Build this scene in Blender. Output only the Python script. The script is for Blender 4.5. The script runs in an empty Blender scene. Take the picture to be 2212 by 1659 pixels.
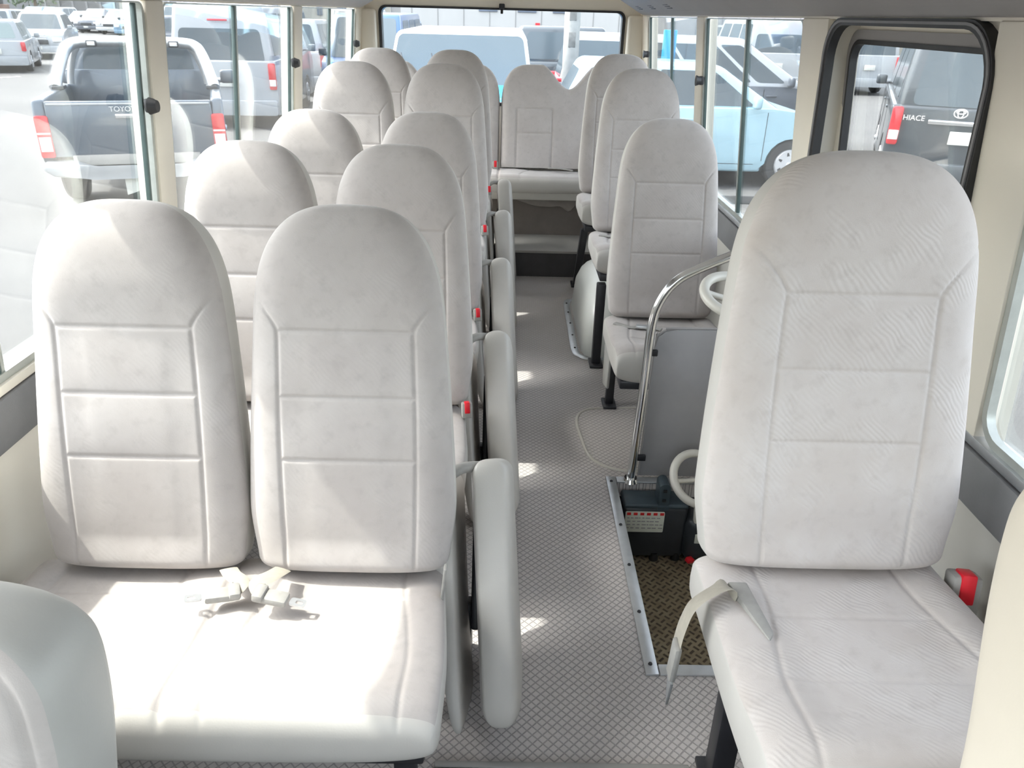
import bpy, bmesh, math, random
import numpy as np
from mathutils import Vector, Matrix, Euler
random.seed(7)
PI = math.pi
S = bpy.context.scene
COL = S.collection

# ------------------------------------------------------------------ camera, sky, sun, exposure
CAM_H = 1.33
FPX, CX, CY = 1660.0, 1106.0, 829.5
ROLL = 0.027
def _basis():
    Y = np.array([0, 31 - CY, FPX]); Y /= np.linalg.norm(Y)
    X = np.array([math.cos(ROLL), math.sin(ROLL), 0.0]); X -= X.dot(Y) * Y; X /= np.linalg.norm(X)
    Z = np.cross(X, Y)
    if Z[1] > 0: Z = -Z
    return X, Y, Z
_X, _Y, _Z = _basis()
cd = bpy.data.cameras.new('camera'); cam = bpy.data.objects.new('camera', cd); COL.objects.link(cam)
right = Vector((_X[0], _Y[0], _Z[0])); up = -Vector((_X[1], _Y[1], _Z[1])); back = -Vector((_X[2], _Y[2], _Z[2]))
Mx = Matrix((right, up, back)).transposed().to_4x4(); Mx.translation = Vector((0, 0, CAM_H))
cam.matrix_world = Mx
cd.sensor_width = 36.0; cd.lens = FPX / 2212 * 36.0; cd.clip_start = 0.02; cd.clip_end = 500
S.camera = cam

SUN_DIR = Vector((-0.77, 0.11, 1.0)).normalized()
w = bpy.data.worlds.new('sky'); S.world = w; w.use_nodes = True
nt = w.node_tree; nt.nodes.clear()
o_ = nt.nodes.new('ShaderNodeOutputWorld'); b_ = nt.nodes.new('ShaderNodeBackground')
sk = nt.nodes.new('ShaderNodeTexSky'); sk.sky_type = 'NISHITA'; sk.sun_disc = False
sk.sun_elevation = math.asin(SUN_DIR.z); sk.sun_rotation = math.atan2(SUN_DIR.x, SUN_DIR.y)
sk.dust_density = 3.0; sk.air_density = 1.0; sk.ozone_density = 1.0
hs = nt.nodes.new('ShaderNodeHueSaturation'); hs.inputs['Saturation'].default_value = 0.35
nt.links.new(sk.outputs[0], hs.inputs['Color']); nt.links.new(hs.outputs[0], b_.inputs[0]); nt.links.new(b_.outputs[0], o_.inputs[0])
b_.inputs[1].default_value = 1.0
sl = bpy.data.lights.new('sun', 'SUN'); sl.energy = 4.7; sl.angle = math.radians(0.9); sl.color = (1.0, 0.965, 0.90)
so = bpy.data.objects.new('sun', sl); COL.objects.link(so)
so.rotation_euler = SUN_DIR.to_track_quat('Z', 'Y').to_euler(); so.location = (-20, 5, 26)
S.view_settings.view_transform = 'Standard'; S.view_settings.look = 'None'
S.view_settings.gamma = 1.0; S.view_settings.use_curve_mapping = False
S.view_settings.exposure = 0.52
S.cycles.diffuse_bounces = 6; S.cycles.max_bounces = 14; S.cycles.transparent_max_bounces = 24
S.cycles.caustics_reflective = False; S.cycles.caustics_refractive = False

# ------------------------------------------------------------------ node helpers and materials
class NG:
    def __init__(self, mat):
        self.t = mat.node_tree
    def n(self, typ, **kw):
        nd = self.t.nodes.new(typ)
        for k, v in kw.items():
            if hasattr(nd, k): setattr(nd, k, v)
        return nd
    def put(self, sock, v):
        if isinstance(v, bpy.types.NodeSocket): self.t.links.new(v, sock)
        else: sock.default_value = v
    def m(self, op, a, b=None, c=None):
        nd = self.n('ShaderNodeMath'); nd.operation = op
        self.put(nd.inputs[0], a)
        if b is not None: self.put(nd.inputs[1], b)
        if c is not None: self.put(nd.inputs[2], c)
        return nd.outputs[0]
    def mixc(self, f, a, b):
        nd = self.n('ShaderNodeMix'); nd.data_type = 'RGBA'
        self.put(nd.inputs[0], f); self.put(nd.inputs[6], a); self.put(nd.inputs[7], b)
        return nd.outputs[2]
    def ramp(self, f, lo, hi):
        nd = self.n('ShaderNodeMapRange'); nd.clamp = True
        self.put(nd.inputs[0], f); nd.inputs[1].default_value = lo; nd.inputs[2].default_value = hi
        return nd.outputs[0]
    def noise(self, scale, detail=3, rough=.5, vec=None):
        nd = self.n('ShaderNodeTexNoise'); nd.inputs['Scale'].default_value = scale
        nd.inputs['Detail'].default_value = detail; nd.inputs['Roughness'].default_value = rough
        self.t.links.new(vec if vec else self.coord(), nd.inputs['Vector'])
        return nd.outputs[0]
    def coord(self):
        if not hasattr(self, '_c'):
            self._c = self.n('ShaderNodeTexCoord').outputs['Object']
        return self._c
    def bump(self, h, strength=.3, dist=.002):
        nd = self.n('ShaderNodeBump'); nd.inputs['Strength'].default_value = strength
        nd.inputs['Distance'].default_value = dist; self.t.links.new(h, nd.inputs['Height'])
        return nd.outputs[0]

def c4(c): return (c[0], c[1], c[2], 1.0)
MATS = {}
def mat(name, col, rough=.6, metal=0., spec=None, coat=0., sheen=0.):
    m = bpy.data.materials.new(name); m.use_nodes = True
    b = m.node_tree.nodes['Principled BSDF']
    b.inputs['Base Color'].default_value = c4(col); b.inputs['Roughness'].default_value = rough
    b.inputs['Metallic'].default_value = metal
    if spec is not None: b.inputs['Specular IOR Level'].default_value = spec
    if coat: b.inputs['Coat Weight'].default_value = coat; b.inputs['Coat Roughness'].default_value = .05
    if sheen: b.inputs['Sheen Weight'].default_value = sheen
    MATS[name] = m
    return m, b, NG(m)
def noisy(name, col, rough=.6, var=.08, scale=8, bump=0., bscale=200, **k):
    m, b, g = mat(name, col, rough, **k)
    f = g.noise(scale, 4, .6)
    lo = [max(0, c * (1 - var)) for c in col]; hi = [min(1, c * (1 + var)) for c in col]
    g.put(b.inputs['Base Color'], g.mixc(g.ramp(f, .3, .7), c4(lo), c4(hi)))
    if bump: g.put(b.inputs['Normal'], g.bump(g.noise(bscale, 2), bump, .001))
    return m

# seat cloth: pale warm grey with soft mottling and a fine wavy weave
def cloth(name, c1, c2, wave=.35, stain=.25):
    m, b, g = mat(name, c1, .92, sheen=.25)
    f = g.noise(7, 4, .65); f2 = g.noise(38, 3, .6)
    col = g.mixc(g.ramp(f, .35, .68), c4(c1), c4(c2))
    dark = tuple(x * .86 for x in c1)
    col = g.mixc(g.m('MULTIPLY', g.ramp(f2, .52, .72), .45), col, c4(dark))
    st = g.ramp(g.noise(3.1, 3, .55), .56, .74)
    col = g.mixc(g.m('MULTIPLY', st, stain), col, (c1[0] * .72, c1[1] * .66, c1[2] * .58, 1))
    g.put(b.inputs['Base Color'], col)
    wv = g.n('ShaderNodeTexWave'); wv.wave_type = 'BANDS'; wv.bands_direction = 'DIAGONAL'
    wv.inputs['Scale'].default_value = 58; wv.inputs['Distortion'].default_value = 9; wv.inputs['Detail'].default_value = 1
    wv.inputs['Detail Scale'].default_value = .35
    g.t.links.new(g.coord(), wv.inputs['Vector'])
    mask = g.ramp(g.noise(14, 1), .47, .56)
    h = g.m('ADD', g.m('MULTIPLY', g.m('MULTIPLY', wv.outputs[1], mask), wave), g.m('MULTIPLY', g.noise(650, 2), .5))
    g.put(b.inputs['Normal'], g.bump(h, .35, .0012))
    return m
M_CLOTH = cloth('seat_cloth', (.405, .370, .350), (.46, .428, .410), .25)
M_CLOTH2 = cloth('seat_cloth_waved', (.52, .470, .440), (.575, .535, .512), .9, .6)
M_VINYL = noisy('seat_vinyl', (.51, .49, .458), .5, .04, 6, .15, 300)
M_VINYLG = noisy('seat_vinyl_grey', (.36, .355, .335), .5, .04, 6, .15, 300)
M_SKIRT = noisy('seat_edge_vinyl', (.66, .60, .51), .5, .03, 5, .1, 300)
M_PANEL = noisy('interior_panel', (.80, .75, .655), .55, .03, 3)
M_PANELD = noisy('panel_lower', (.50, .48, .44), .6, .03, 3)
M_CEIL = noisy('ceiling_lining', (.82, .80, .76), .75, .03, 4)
M_COVE = noisy('rack_underside', (.33, .315, .31), .6, .05, 4)  # grey kept darker: shading under the rack is put into this colour
M_BAND = noisy('grey_trim', (.20, .198, .205), .55, .08, 10, .2, 250)
M_MOD = noisy('partition_grey', (.33, .325, .335), .5, .09, 5)
M_BLACK = noisy('black_rubber', (.018, .018, .02), .5, .2, 20)
M_DK = noisy('dark_plastic', (.03, .034, .04), .42, .2, 12)
M_DK2 = noisy('dark_blue_plastic', (.045, .065, .08), .38, .2, 12)
M_BLKMET = noisy('black_painted_metal', (.022, .022, .026), .4, .2, 15)
M_ALU = noisy('aluminium', (.62, .64, .66), .38, .08, 25, metal=.85)
M_ALUF = noisy('window_channel', (.50, .52, .49), .4, .1, 20, metal=.4)
M_GFRAME = noisy('sash_green_grey', (.085, .125, .12), .35, .1, 20)
M_CHROME = mat('chrome', (.80, .81, .82), .12, 1.0)[0]
M_WHITE = noisy('white_paint', (.78, .80, .77), .25, .03, 5)
M_TUBE = noisy('beige_tube', (.55, .53, .48), .35, .04, 10)
M_RED = mat('red_button', (.72, .015, .03), .35)[0]
M_BELT = noisy('belt_webbing', (.40, .37, .31), .7, .08, 60)
M_BELTG = noisy('belt_grey', (.33, .32, .30), .5, .08, 60)
M_LABEL = noisy('label_paper', (.62, .64, .56), .5, .05, 30)
M_LABR = mat('label_red', (.60, .02, .02), .5)[0]
M_INK = mat('ink', (.06, .06, .06), .6)[0]
M_STEP = noisy('step_board', (.34, .33, .31), .55, .05, 6)
M_UNDER = noisy('under_bench', (.20, .175, .16), .7, .15, 6)
M_RISER = noisy('dark_riser', (.060, .056, .058), .6, .2, 8)

def floor_mat():
    m, b, g = mat('rubber_floor', (.2, .19, .19), .5)
    mp = g.n('ShaderNodeMapping'); mp.inputs['Rotation'].default_value = (0, 0, PI / 4); mp.inputs['Scale'].default_value = (67, 67, 67)
    g.t.links.new(g.coord(), mp.inputs[0]); sx = g.n('ShaderNodeSeparateXYZ'); g.t.links.new(mp.outputs[0], sx.inputs[0])
    px = g.m('PINGPONG', sx.outputs[0], .5); py = g.m('PINGPONG', sx.outputs[1], .5)
    d = g.m('MINIMUM', px, py); line = g.m('SUBTRACT', 1.0, g.ramp(d, .05, .11))
    broad = g.ramp(g.noise(3, 5, .6), .3, .7); fine = g.ramp(g.noise(60, 3), .35, .65)
    base = g.mixc(broad, (.54, .505, .49, 1), (.61, .575, .563, 1))
    base = g.mixc(g.m('MULTIPLY', fine, .25), base, (.47, .445, .435, 1))
    g.put(b.inputs['Base Color'], g.mixc(g.m('MULTIPLY', line, .55), base, (.16, .15, .152, 1)))
    h = g.m('SUBTRACT', 1.0, line)
    g.put(b.inputs['Normal'], g.bump(h, .6, .0016)); b.inputs['Roughness'].default_value = .42
    return m
M_FLOOR = floor_mat()
def tread_mat():
    m, b, g = mat('tread_plate', (.2, .15, .1), .5, metal=.2)
    mp = g.n('ShaderNodeMapping'); mp.inputs['Rotation'].default_value = (0, 0, PI / 4); mp.inputs['Scale'].default_value = (48, 48, 48)
    g.t.links.new(g.coord(), mp.inputs[0]); sx = g.n('ShaderNodeSeparateXYZ'); g.t.links.new(mp.outputs[0], sx.inputs[0])
    X, Y = sx.outputs[0], sx.outputs[1]
    par = g.m('MODULO', g.m('ADD', g.m('ADD', g.m('FLOOR', X), g.m('FLOOR', Y)), 1000), 2)
    ax = g.m('ABSOLUTE', g.m('SUBTRACT', g.m('FRACT', X), .5)); ay = g.m('ABSOLUTE', g.m('SUBTRACT', g.m('FRACT', Y), .5))
    a = g.m('ADD', g.m('MULTIPLY', ax, par), g.m('MULTIPLY', ay, g.m('SUBTRACT', 1, par)))
    c = g.m('ADD', g.m('MULTIPLY', ay, par), g.m('MULTIPLY', ax, g.m('SUBTRACT', 1, par)))
    bar = g.m('MULTIPLY', g.m('SUBTRACT', 1, g.ramp(a, .12, .2)), g.m('SUBTRACT', 1, g.ramp(c, .38, .46)))
    nz = g.ramp(g.noise(25, 4), .3, .7)
    base = g.mixc(nz, (.24, .19, .125, 1), (.36, .30, .20, 1))
    g.put(b.inputs['Base Color'], g.mixc(bar, base, (.10, .075, .05, 1)))
    g.put(b.inputs['Normal'], g.bump(bar, .7, .002))
    return m
M_TREAD = tread_mat()

def glass_mat(name, tint, refl=1.0):
    m = bpy.data.materials.new(name); m.use_nodes = True; t = m.node_tree; t.nodes.clear()
    o = t.nodes.new('ShaderNodeOutputMaterial'); mx = t.nodes.new('ShaderNodeMixShader')
    tr = t.nodes.new('ShaderNodeBsdfTransparent'); gl = t.nodes.new('ShaderNodeBsdfGlossy'); fr = t.nodes.new('ShaderNodeFresnel')
    tr.inputs[0].default_value = c4(tint); gl.inputs['Roughness'].default_value = .02; fr.inputs[0].default_value = 1.32
    mu = t.nodes.new('ShaderNodeMath'); mu.operation = 'MULTIPLY'; mu.inputs[1].default_value = refl
    t.links.new(fr.outputs[0], mu.inputs[0]); t.links.new(mu.outputs[0], mx.inputs[0])
    t.links.new(tr.outputs[0], mx.inputs[1]); t.links.new(gl.outputs[0], mx.inputs[2]); t.links.new(mx.outputs[0], o.inputs[0])
    return m
M_GLASS = glass_mat('window_glass', (.965, .985, .975), .5)

def asphalt():
    m, b, g = mat('asphalt', (.3, .3, .3), .9)
    f = g.noise(.35, 5, .6); f2 = g.noise(40, 3)
    c = g.mixc(g.ramp(f, .35, .65), (.10, .10, .10, 1), (.128, .126, .124, 1))
    g.put(b.inputs['Base Color'], g.mixc(g.m('MULTIPLY', g.ramp(f2, .4, .6), .25), c, (.085, .085, .085, 1)))
    return m
M_ROAD = asphalt()
M_LINE = noisy('road_paint', (.75, .75, .73), .8, .1, 6)
M_KERB = noisy('kerb_concrete', (.14, .137, .133), .9, .25, 14)
M_BLD = noisy('white_cladding', (.30, .30, .30), .7, .03, 1)
M_BLD2 = noisy('grey_cladding', (.19, .19, .19), .7, .06, 1)
M_BLD3 = noisy('cream_render', (.30, .285, .245), .8, .04, 1)
M_VENT = noisy('vent_grey', (.26, .25, .26), .6, .1, 5)
M_BWIN = noisy('building_window', (.10, .12, .16), .3, .2, 2)
M_POLE = noisy('concrete_pole', (.25, .247, .24), .9, .12, 9)
M_LEAF = noisy('leaves', (.09, .14, .07), .8, .4, 3)
M_BARK = noisy('bark', (.16, .12, .09), .9, .2, 10)
M_TYRE = noisy('tyre_rubber', (.035, .036, .038), .75, .15, 12)
M_HUB = noisy('wheel_silver', (.55, .56, .58), .35, .05, 10, metal=.4)
M_CGLASS = mat('car_glass', (.075, .095, .11), .1, spec=.35)[0]
M_CGLASS2 = mat('car_glass_pale', (.25, .31, .31), .1, coat=.5)[0]
M_TAIL = mat('tail_light_red', (.55, .02, .03), .2, coat=.5)[0]
M_CLEAR = mat('lamp_clear', (.75, .74, .72), .2, coat=.5)[0]
M_PLATE = noisy('licence_plate', (.62, .62, .58), .5, .05, 20)
def paint(name, col, metal=.15, rough=.3):
    return mat(name, col, rough, metal, coat=.6)[0]
P_PICK = paint('paint_grey_blue', (.11, .135, .165), .3)
P_WHITE = paint('paint_white', (.33, .35, .37), 0)
P_ICE = paint('paint_pale_blue', (.33, .50, .58), .1)
P_DKGREY = paint('paint_charcoal', (.10, .115, .14), .3)
P_BLKVAN = paint('paint_graphite', (.055, .065, .075), .3)
P_BLUE = paint('paint_bright_blue', (.015, .33, .72), .1)
P_SILVER = paint('paint_silver', (.45, .47, .49), .4)
P_NAVY = paint('paint_navy', (.04, .09, .20), .2)
P_MID = paint('paint_steel_blue', (.14, .24, .34), .2)
P_RED = paint('paint_red', (.45, .04, .05), .1)

# ------------------------------------------------------------------ object helpers
def tag(o, label=None, cat=None, group=None, kind=None):
    if label: o['label'] = label
    if cat: o['category'] = cat
    if group: o['group'] = group
    if kind: o['kind'] = kind
    return o
def thing(name, label, cat, loc=(0, 0, 0), rz=0, group=None):
    o = bpy.data.objects.new(name, None); COL.objects.link(o); o.empty_display_size = .1
    o.location = loc; o.rotation_euler = (0, 0, rz)
    return tag(o, label, cat, group)
def addmesh(name, me, mats, parent=None, smooth=False, loc=None, rot=None):
    if not isinstance(mats, (list, tuple)): mats = [mats]
    if mats[0] is not None and len(me.materials) == 0:
        for m in mats: me.materials.append(m)
    o = bpy.data.objects.new(name, me); COL.objects.link(o)
    if parent: o.parent = parent
    if loc is not None: o.location = loc
    if rot is not None: o.rotation_euler = rot
    if smooth: me.shade_smooth()
    return o
def pymesh(name, v, f):
    me = bpy.data.meshes.new(name); me.from_pydata([tuple(map(float, p)) for p in v], [], f); me.update(); return me
def bm_obj(name, bm, m, parent=None, smooth=True, angle=40, loc=None, rot=None):
    bmesh.ops.recalc_face_normals(bm, faces=bm.faces)
    me = bpy.data.meshes.new(name); bm.to_mesh(me); bm.free()
    o = addmesh(name, me, m, parent, False, loc, rot)
    if smooth:
        me.shade_smooth(); me.set_sharp_from_angle(angle=math.radians(angle))
    return o
def bm_box(bm, c, s, rot=None, bev=0, seg=2):
    mt = Matrix.Translation(Vector(c))
    if rot is not None: mt = mt @ Euler(rot).to_matrix().to_4x4()
    r = bmesh.ops.create_cube(bm, size=1.0, matrix=mt @ Matrix.Diagonal((s[0], s[1], s[2], 1)))
    if bev > 0:
        es = list({e for v in r['verts'] for e in v.link_edges})
        bmesh.ops.bevel(bm, geom=es, offset=bev, segments=seg, affect='EDGES', profile=.5)
def box(name, c, s, m, parent=None, bev=.003, rot=None, seg=2):
    bm = bmesh.new(); bm_box(bm, c, s, rot, bev, seg); return bm_obj(name, bm, m, parent)
def bm_prism(bm, poly, axis, a, b, bev=0, seg=2, taper=None):
    """poly: 2D points; axis 'x': poly=(y,z), 'y': poly=(x,z), 'z': poly=(x,y); extrudes from a to b."""
    def P(p, t):
        if axis == 'x': return (t, p[0], p[1])
        if axis == 'y': return (p[0], t, p[1])
        return (p[0], p[1], t)
    va = [bm.verts.new(P(p, a)) for p in poly]; vb = [bm.verts.new(P(p, b)) for p in poly]
    n = len(poly); bm.faces.new(va); bm.faces.new(vb[::-1])
    for i in range(n): bm.faces.new((va[i], vb[i], vb[(i + 1) % n], va[(i + 1) % n]))
    if bev:
        es = set()
        for i in range(n):
            es.add(bm.edges.get((va[i], va[(i + 1) % n]))); es.add(bm.edges.get((vb[i], vb[(i + 1) % n])))
            es.add(bm.edges.get((va[i], vb[i])))
        bmesh.ops.bevel(bm, geom=list(es), offset=bev, segments=seg, affect='EDGES', profile=.5, clamp_overlap=True)
def prism(name, poly, axis, a, b, m, parent=None, bev=0, seg=2, angle=40):
    bm = bmesh.new(); bm_prism(bm, poly, axis, a, b, bev, seg); return bm_obj(name, bm, m, parent, angle=angle)
def smooth_path(pts, n=6, closed=False):
    P = [Vector(p) for p in pts]; out = []; L = len(P)
    rng = range(L) if closed else range(L - 1)
    for i in rng:
        if closed: p0, p1, p2, p3 = P[(i - 1) % L], P[i], P[(i + 1) % L], P[(i + 2) % L]
        else: p0, p1, p2, p3 = P[max(i - 1, 0)], P[i], P[i + 1], P[min(i + 2, L - 1)]
        for k in range(n):
            t = k / n
            out.append(.5 * ((2 * p1) + (-p0 + p2) * t + (2 * p0 - 5 * p1 + 4 * p2 - p3) * t * t + (-p0 + 3 * p1 - 3 * p2 + p3) * t ** 3))
    if not closed: out.append(P[-1])
    return out
def bm_tube(bm, path, r, seg=12, closed=False, sx=1.0, sy=1.0, upv=None):
    P = [Vector(p) for p in path]; L = len(P); rings = []
    nrm = None
    for i in range(L):
        if closed: tg = (P[(i + 1) % L] - P[(i - 1) % L]).normalized()
        else: tg = (P[min(i + 1, L - 1)] - P[max(i - 1, 0)]).normalized()
        if upv is not None: nrm = Vector(upv) - tg * tg.dot(Vector(upv))
        elif nrm is None:
            a = Vector((0, 0, 1)) if abs(tg.z) < .9 else Vector((1, 0, 0)); nrm = a - tg * a.dot(tg)
        else: nrm = nrm - tg * nrm.dot(tg)
        nrm.normalize(); bn = tg.cross(nrm)
        rr = r[i] if isinstance(r, (list, tuple)) else r
        rings.append([bm.verts.new(P[i] + (nrm * math.cos(2 * PI * k / seg) * sx + bn * math.sin(2 * PI * k / seg) * sy) * rr) for k in range(seg)])
    m = L if closed else L - 1
    for i in range(m):
        A, B = rings[i], rings[(i + 1) % L]
        for k in range(seg): bm.faces.new((A[k], A[(k + 1) % seg], B[(k + 1) % seg], B[k]))
    if not closed:
        bm.faces.new(rings[0]); bm.faces.new(rings[-1][::-1])
def tube(name, path, r, m, parent=None, seg=12, closed=False, sx=1.0, sy=1.0, upv=None):
    bm = bmesh.new(); bm_tube(bm, path, r, seg, closed, sx, sy, upv); return bm_obj(name, bm, m, parent, angle=50)
def rrect(x0, z0, x1, z1, r, n=6):
    """rounded rectangle outline; r may be 4 radii (bl, br, tr, tl)"""
    if not isinstance(r, (list, tuple)): r = [r] * 4
    out = []
    for (cx, cz, a0, rr) in ((x0, z0, PI, r[0]), (x1, z0, 1.5 * PI, r[1]), (x1, z1, 0, r[2]), (x0, z1, .5 * PI, r[3])):
        sx = 1 if cx == x0 else -1; sz = 1 if cz == z0 else -1
        ccx = cx + sx * rr; ccz = cz + sz * rr
        if rr <= 0: out.append((cx, cz)); continue
        for k in range(n + 1):
            a = a0 + k / n * PI / 2
            out.append((ccx + rr * math.cos(a), ccz + rr * math.sin(a)))
    return out
def ring_frame(bm, outer, inner, f0, f1):
    """solid frame between two outlines of equal count; f0/f1 map (u,v)->3D for the two faces"""
    n = len(outer)
    A = [bm.verts.new(f0(p)) for p in outer]; B = [bm.verts.new(f0(p)) for p in inner]
    C = [bm.verts.new(f1(p)) for p in outer]; D = [bm.verts.new(f1(p)) for p in inner]
    for i in range(n):
        j = (i + 1) % n
        bm.faces.new((A[i], A[j], B[j], B[i])); bm.faces.new((C[i], D[i], D[j], C[j]))
        bm.faces.new((A[i], C[i], C[j], A[j])); bm.faces.new((B[i], B[j], D[j], D[i]))
def copy_tree(o, parent=None):
    c = o.copy(); COL.objects.link(c)
    if parent: c.parent = parent
    for ch in list(o.children): copy_tree(ch, c)
    return c
def place(o, loc=None, rz=None, label=None, group=None):
    if loc is not None: o.location = loc
    if rz is not None: o.rotation_euler = (0, 0, rz)
    if label: o['label'] = label
    if group: o['group'] = group
    return o

# ------------------------------------------------------------------ upholstery lofts
def sm(x, a, b):
    t = np.clip((x - a) / (b - a), 0, 1); return t * t * (3 - 2 * t)
def loft_pad(name, ts, wf, ff, bf, disp, n=4.0, nf=120, nb=40, frame=None, mats=None, cls=None, nbk=4.0):
    """rings at ts along the length; wf/ff/bf half width, front depth, back depth; disp(x,t,front)->inward push of the front skin.
    local result: x across, front = -y, length = z. frame maps arrays to 3D."""
    s = np.linspace(-1, 1, nf); xs = np.sin(s * PI / 2) * .45 + s * .55
    sb = np.linspace(1, -1, nb)[1:-1]; xb = np.sin(sb * PI / 2)
    V = []; R = nf + nb - 2
    for t in ts:
        w, f, b = wf(t), ff(t), bf(t)
        yf = -f * (1 - np.abs(xs) ** n) ** (1 / n); yb = b * (1 - np.abs(xb) ** nbk) ** (1 / nbk)
        xf = xs * w; xk = xb * w
        yf = yf + disp(xf, t, w) * (f / max(ff.maxv, 1e-6))
        V.append(np.stack([np.concatenate([xf, xk]), np.concatenate([yf, yb]), np.full(R, t)], 1))
    V = np.concatenate(V); F = []; nr = len(ts)
    for i in range(nr - 1):
        a = i * R; c = (i + 1) * R
        for k in range(R):
            j = (k + 1) % R; F.append((a + k, a + j, c + j, c + k))
    F.append(tuple(range(R))[::-1]); F.append(tuple(range((nr - 1) * R, nr * R)))
    W = frame(V) if frame else V
    me = pymesh(name, W, F)
    for m in (mats or [M_CLOTH]): me.materials.append(m)
    if cls is not None:
        lim, tlo = cls
        idx = np.zeros(len(F), int)
        for i in range(nr - 1):
            tt = ts[i]
            for k in range(R):
                cloth_ = k < nf - 1 and abs(xs[k]) < lim and abs(xs[k + 1]) < lim + .004 and tt >= tlo
                idx[i * R + k] = 0 if cloth_ else 1
        idx[-2:] = 1
        me.polygons.foreach_set('material_index', idx.astype(np.int32))
    me.shade_smooth(); me.update()
    return me
class Fn:
    def __init__(s, f, maxv): s.f, s.maxv = f, maxv
    def __call__(s, t): return s.f(t)
def cap(t, L, r0, r1, p=2.3):
    """profile factor rounding both ends of a length L"""
    a = 1.0
    if t < r0: a = min(a, (1 - ((r0 - t) / r0) ** p) ** (1 / p) if t > 0 else 0.0)
    if t > L - r1: q = (t - (L - r1)) / r1; a = min(a, (max(0, 1 - q ** p)) ** (1 / p))
    return a
def end_ts(L, r0, r1, mid, p=1.0):
    a = r0 * (1 - np.cos(np.linspace(0, PI / 2, 16))); b = L - r1 * (1 - np.cos(np.linspace(PI / 2, 0, 20)))
    m = np.linspace(r0, L - r1, mid)[1:-1]
    return np.concatenate([a, m, b])
def gauss(d, s): return np.exp(-(d / s) ** 2)

SB_L = .680
LEAN = math.radians(13.0)
def back_w(t, W=.192, t0=.47, L=SB_L, p=2.9):
    w = W * (1 - .175 * max(0, (t - .1) / .5) ** 1.35) * (1 - .07 * (1 - sm(t, 0, .14)))
    if t > t0: w *= max(0, 1 - ((t - t0) / (L - t0)) ** p) ** (1 / p)
    if t < .03: w *= .80 + .20 * math.sqrt(max(0, 1 - ((.03 - t) / .03) ** 2))
    return max(w, .0015)
def back_mesh(name, W=.193, mats=None, seams=(.228, .345, .464), nf=170, rings=220, peak=None):
    L = SB_L
    th = np.linspace(0, PI / 2, 60)
    ts = np.concatenate([.03 * (1 - np.cos(np.linspace(0, PI / 2, 10))), np.linspace(.03, .50, rings)[1:-1], .50 + (L - .50) * np.sin(th)])
    ff = Fn(lambda t: .062 * cap(t, L, .03, .11) * (1 + .10 * float(sm(t, .40, .55))) + .0015, .066)
    bf = Fn(lambda t: .058 * cap(t, L, .03, .09) + .0015, .058)
    def disp(x, t, w):
        ax = np.abs(x); sv = .118 - .010 * (t < .2) * 0
        # side bolsters stand proud of the centre panel
        bol = float(sm(t, .02, .08)) * (1 - float(sm(t, .44, .56)))
        d = .010 * (1 - sm(ax, .07, .16)) * bol
        # soft quilting of centre panel between the seams
        edges = [0.0] + list(seams)
        for i in range(len(seams)):
            a, b = edges[i], edges[i + 1]
            if a <= t <= b:
                u = (t - a) / (b - a); d = d - .0035 * math.sin(PI * u) ** .7 * (1 - sm(ax, .06, .12))
        g = np.zeros_like(x)
        for sz in seams: g = np.maximum(g, gauss(t - sz, .0036) * (ax < .121))
        # vertical seams, curving outwards above the top cross seam
        if t < seams[-1]: xv = .118 + .004 * math.sin(PI * t / seams[-1])
        else:
            u = (t - seams[-1]) / .085; xv = .118 + .004 * 0 + .055 * u ** 1.4 + .012 * u
        if .015 < t < seams[-1] + .085: g = np.maximum(g, gauss(ax - xv, .0034))
        return d + .0030 * g
    me = loft_pad(name, ts, lambda t: back_w(t, W), ff, bf, disp, 3.4, nf, 40, mats=mats or [M_CLOTH, M_VINYL],
                  cls=(.990, .0))
    return me
def cushion_mesh(name, W, D=.43, T=.105, halves=1, mats=None, nf=None):
    """seat cushion: length runs backwards from the front lip (t=0) ; 'front' skin = top"""
    L = D; nf = nf or int(120 * W / .40)
    ts = np.concatenate([.035 * (1 - np.cos(np.linspace(0, PI / 2, 14))), np.linspace(.035, L - .03, 120)[1:-1], L - .03 + .03 * np.sin(np.linspace(0, PI / 2, 8))])
    ff = Fn(lambda t: .5 * T * cap(t, L, .035, .03, 2.6) + .0015, .5 * T + .0015)
    bf = Fn(lambda t: .5 * T * cap(t, L, .03, .03, 3) + .0015, .5 * T)
    hw = W / 2; cw = hw / halves
    def disp(x, t, w):
        u = x if halves == 1 else np.abs(x) - cw      # each sitting position has its own centre
        au = np.abs(u); d = .010 * (1 - sm(au, cw * .45, cw * .8)) * float(sm(t, .03, .10))
        d = d - .010 * float(sm(t, .0, .05)) * float(1 - sm(t, .05, .16))
        g = np.zeros_like(x)
        xs_ = cw * (.66 + .10 * float(sm(t, .0, .18)) * 0 + .12 * float(1 - sm(t, 0, .16)) * 0)
        xs_ = cw * (.70 - .16 * float(sm(t, .12, .40)))
        g = np.maximum(g, gauss(au - xs_, .0045))
        g = np.maximum(g, gauss(t - .30, .0045) * (au < xs_))
        if halves == 2: g = np.maximum(g, gauss(x, .007) * 2.2)
        else: g = np.maximum(g, gauss(t - .165, .0045) * (au < xs_))
        return d + .0030 * g
    me = loft_pad(name, ts, lambda t: hw * (.965 + .035 * cap(t, L, .05, .03)) * (1 - .045 * float(sm(t, .12, L))), ff, bf, disp, 5.0, nf, 40,
                  frame=lambda V: np.stack([V[:, 0], V[:, 2], -V[:, 1]], 1), mats=mats or [M_CLOTH, M_VINYL],
                  cls=(.988, .012))
    return me
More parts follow.
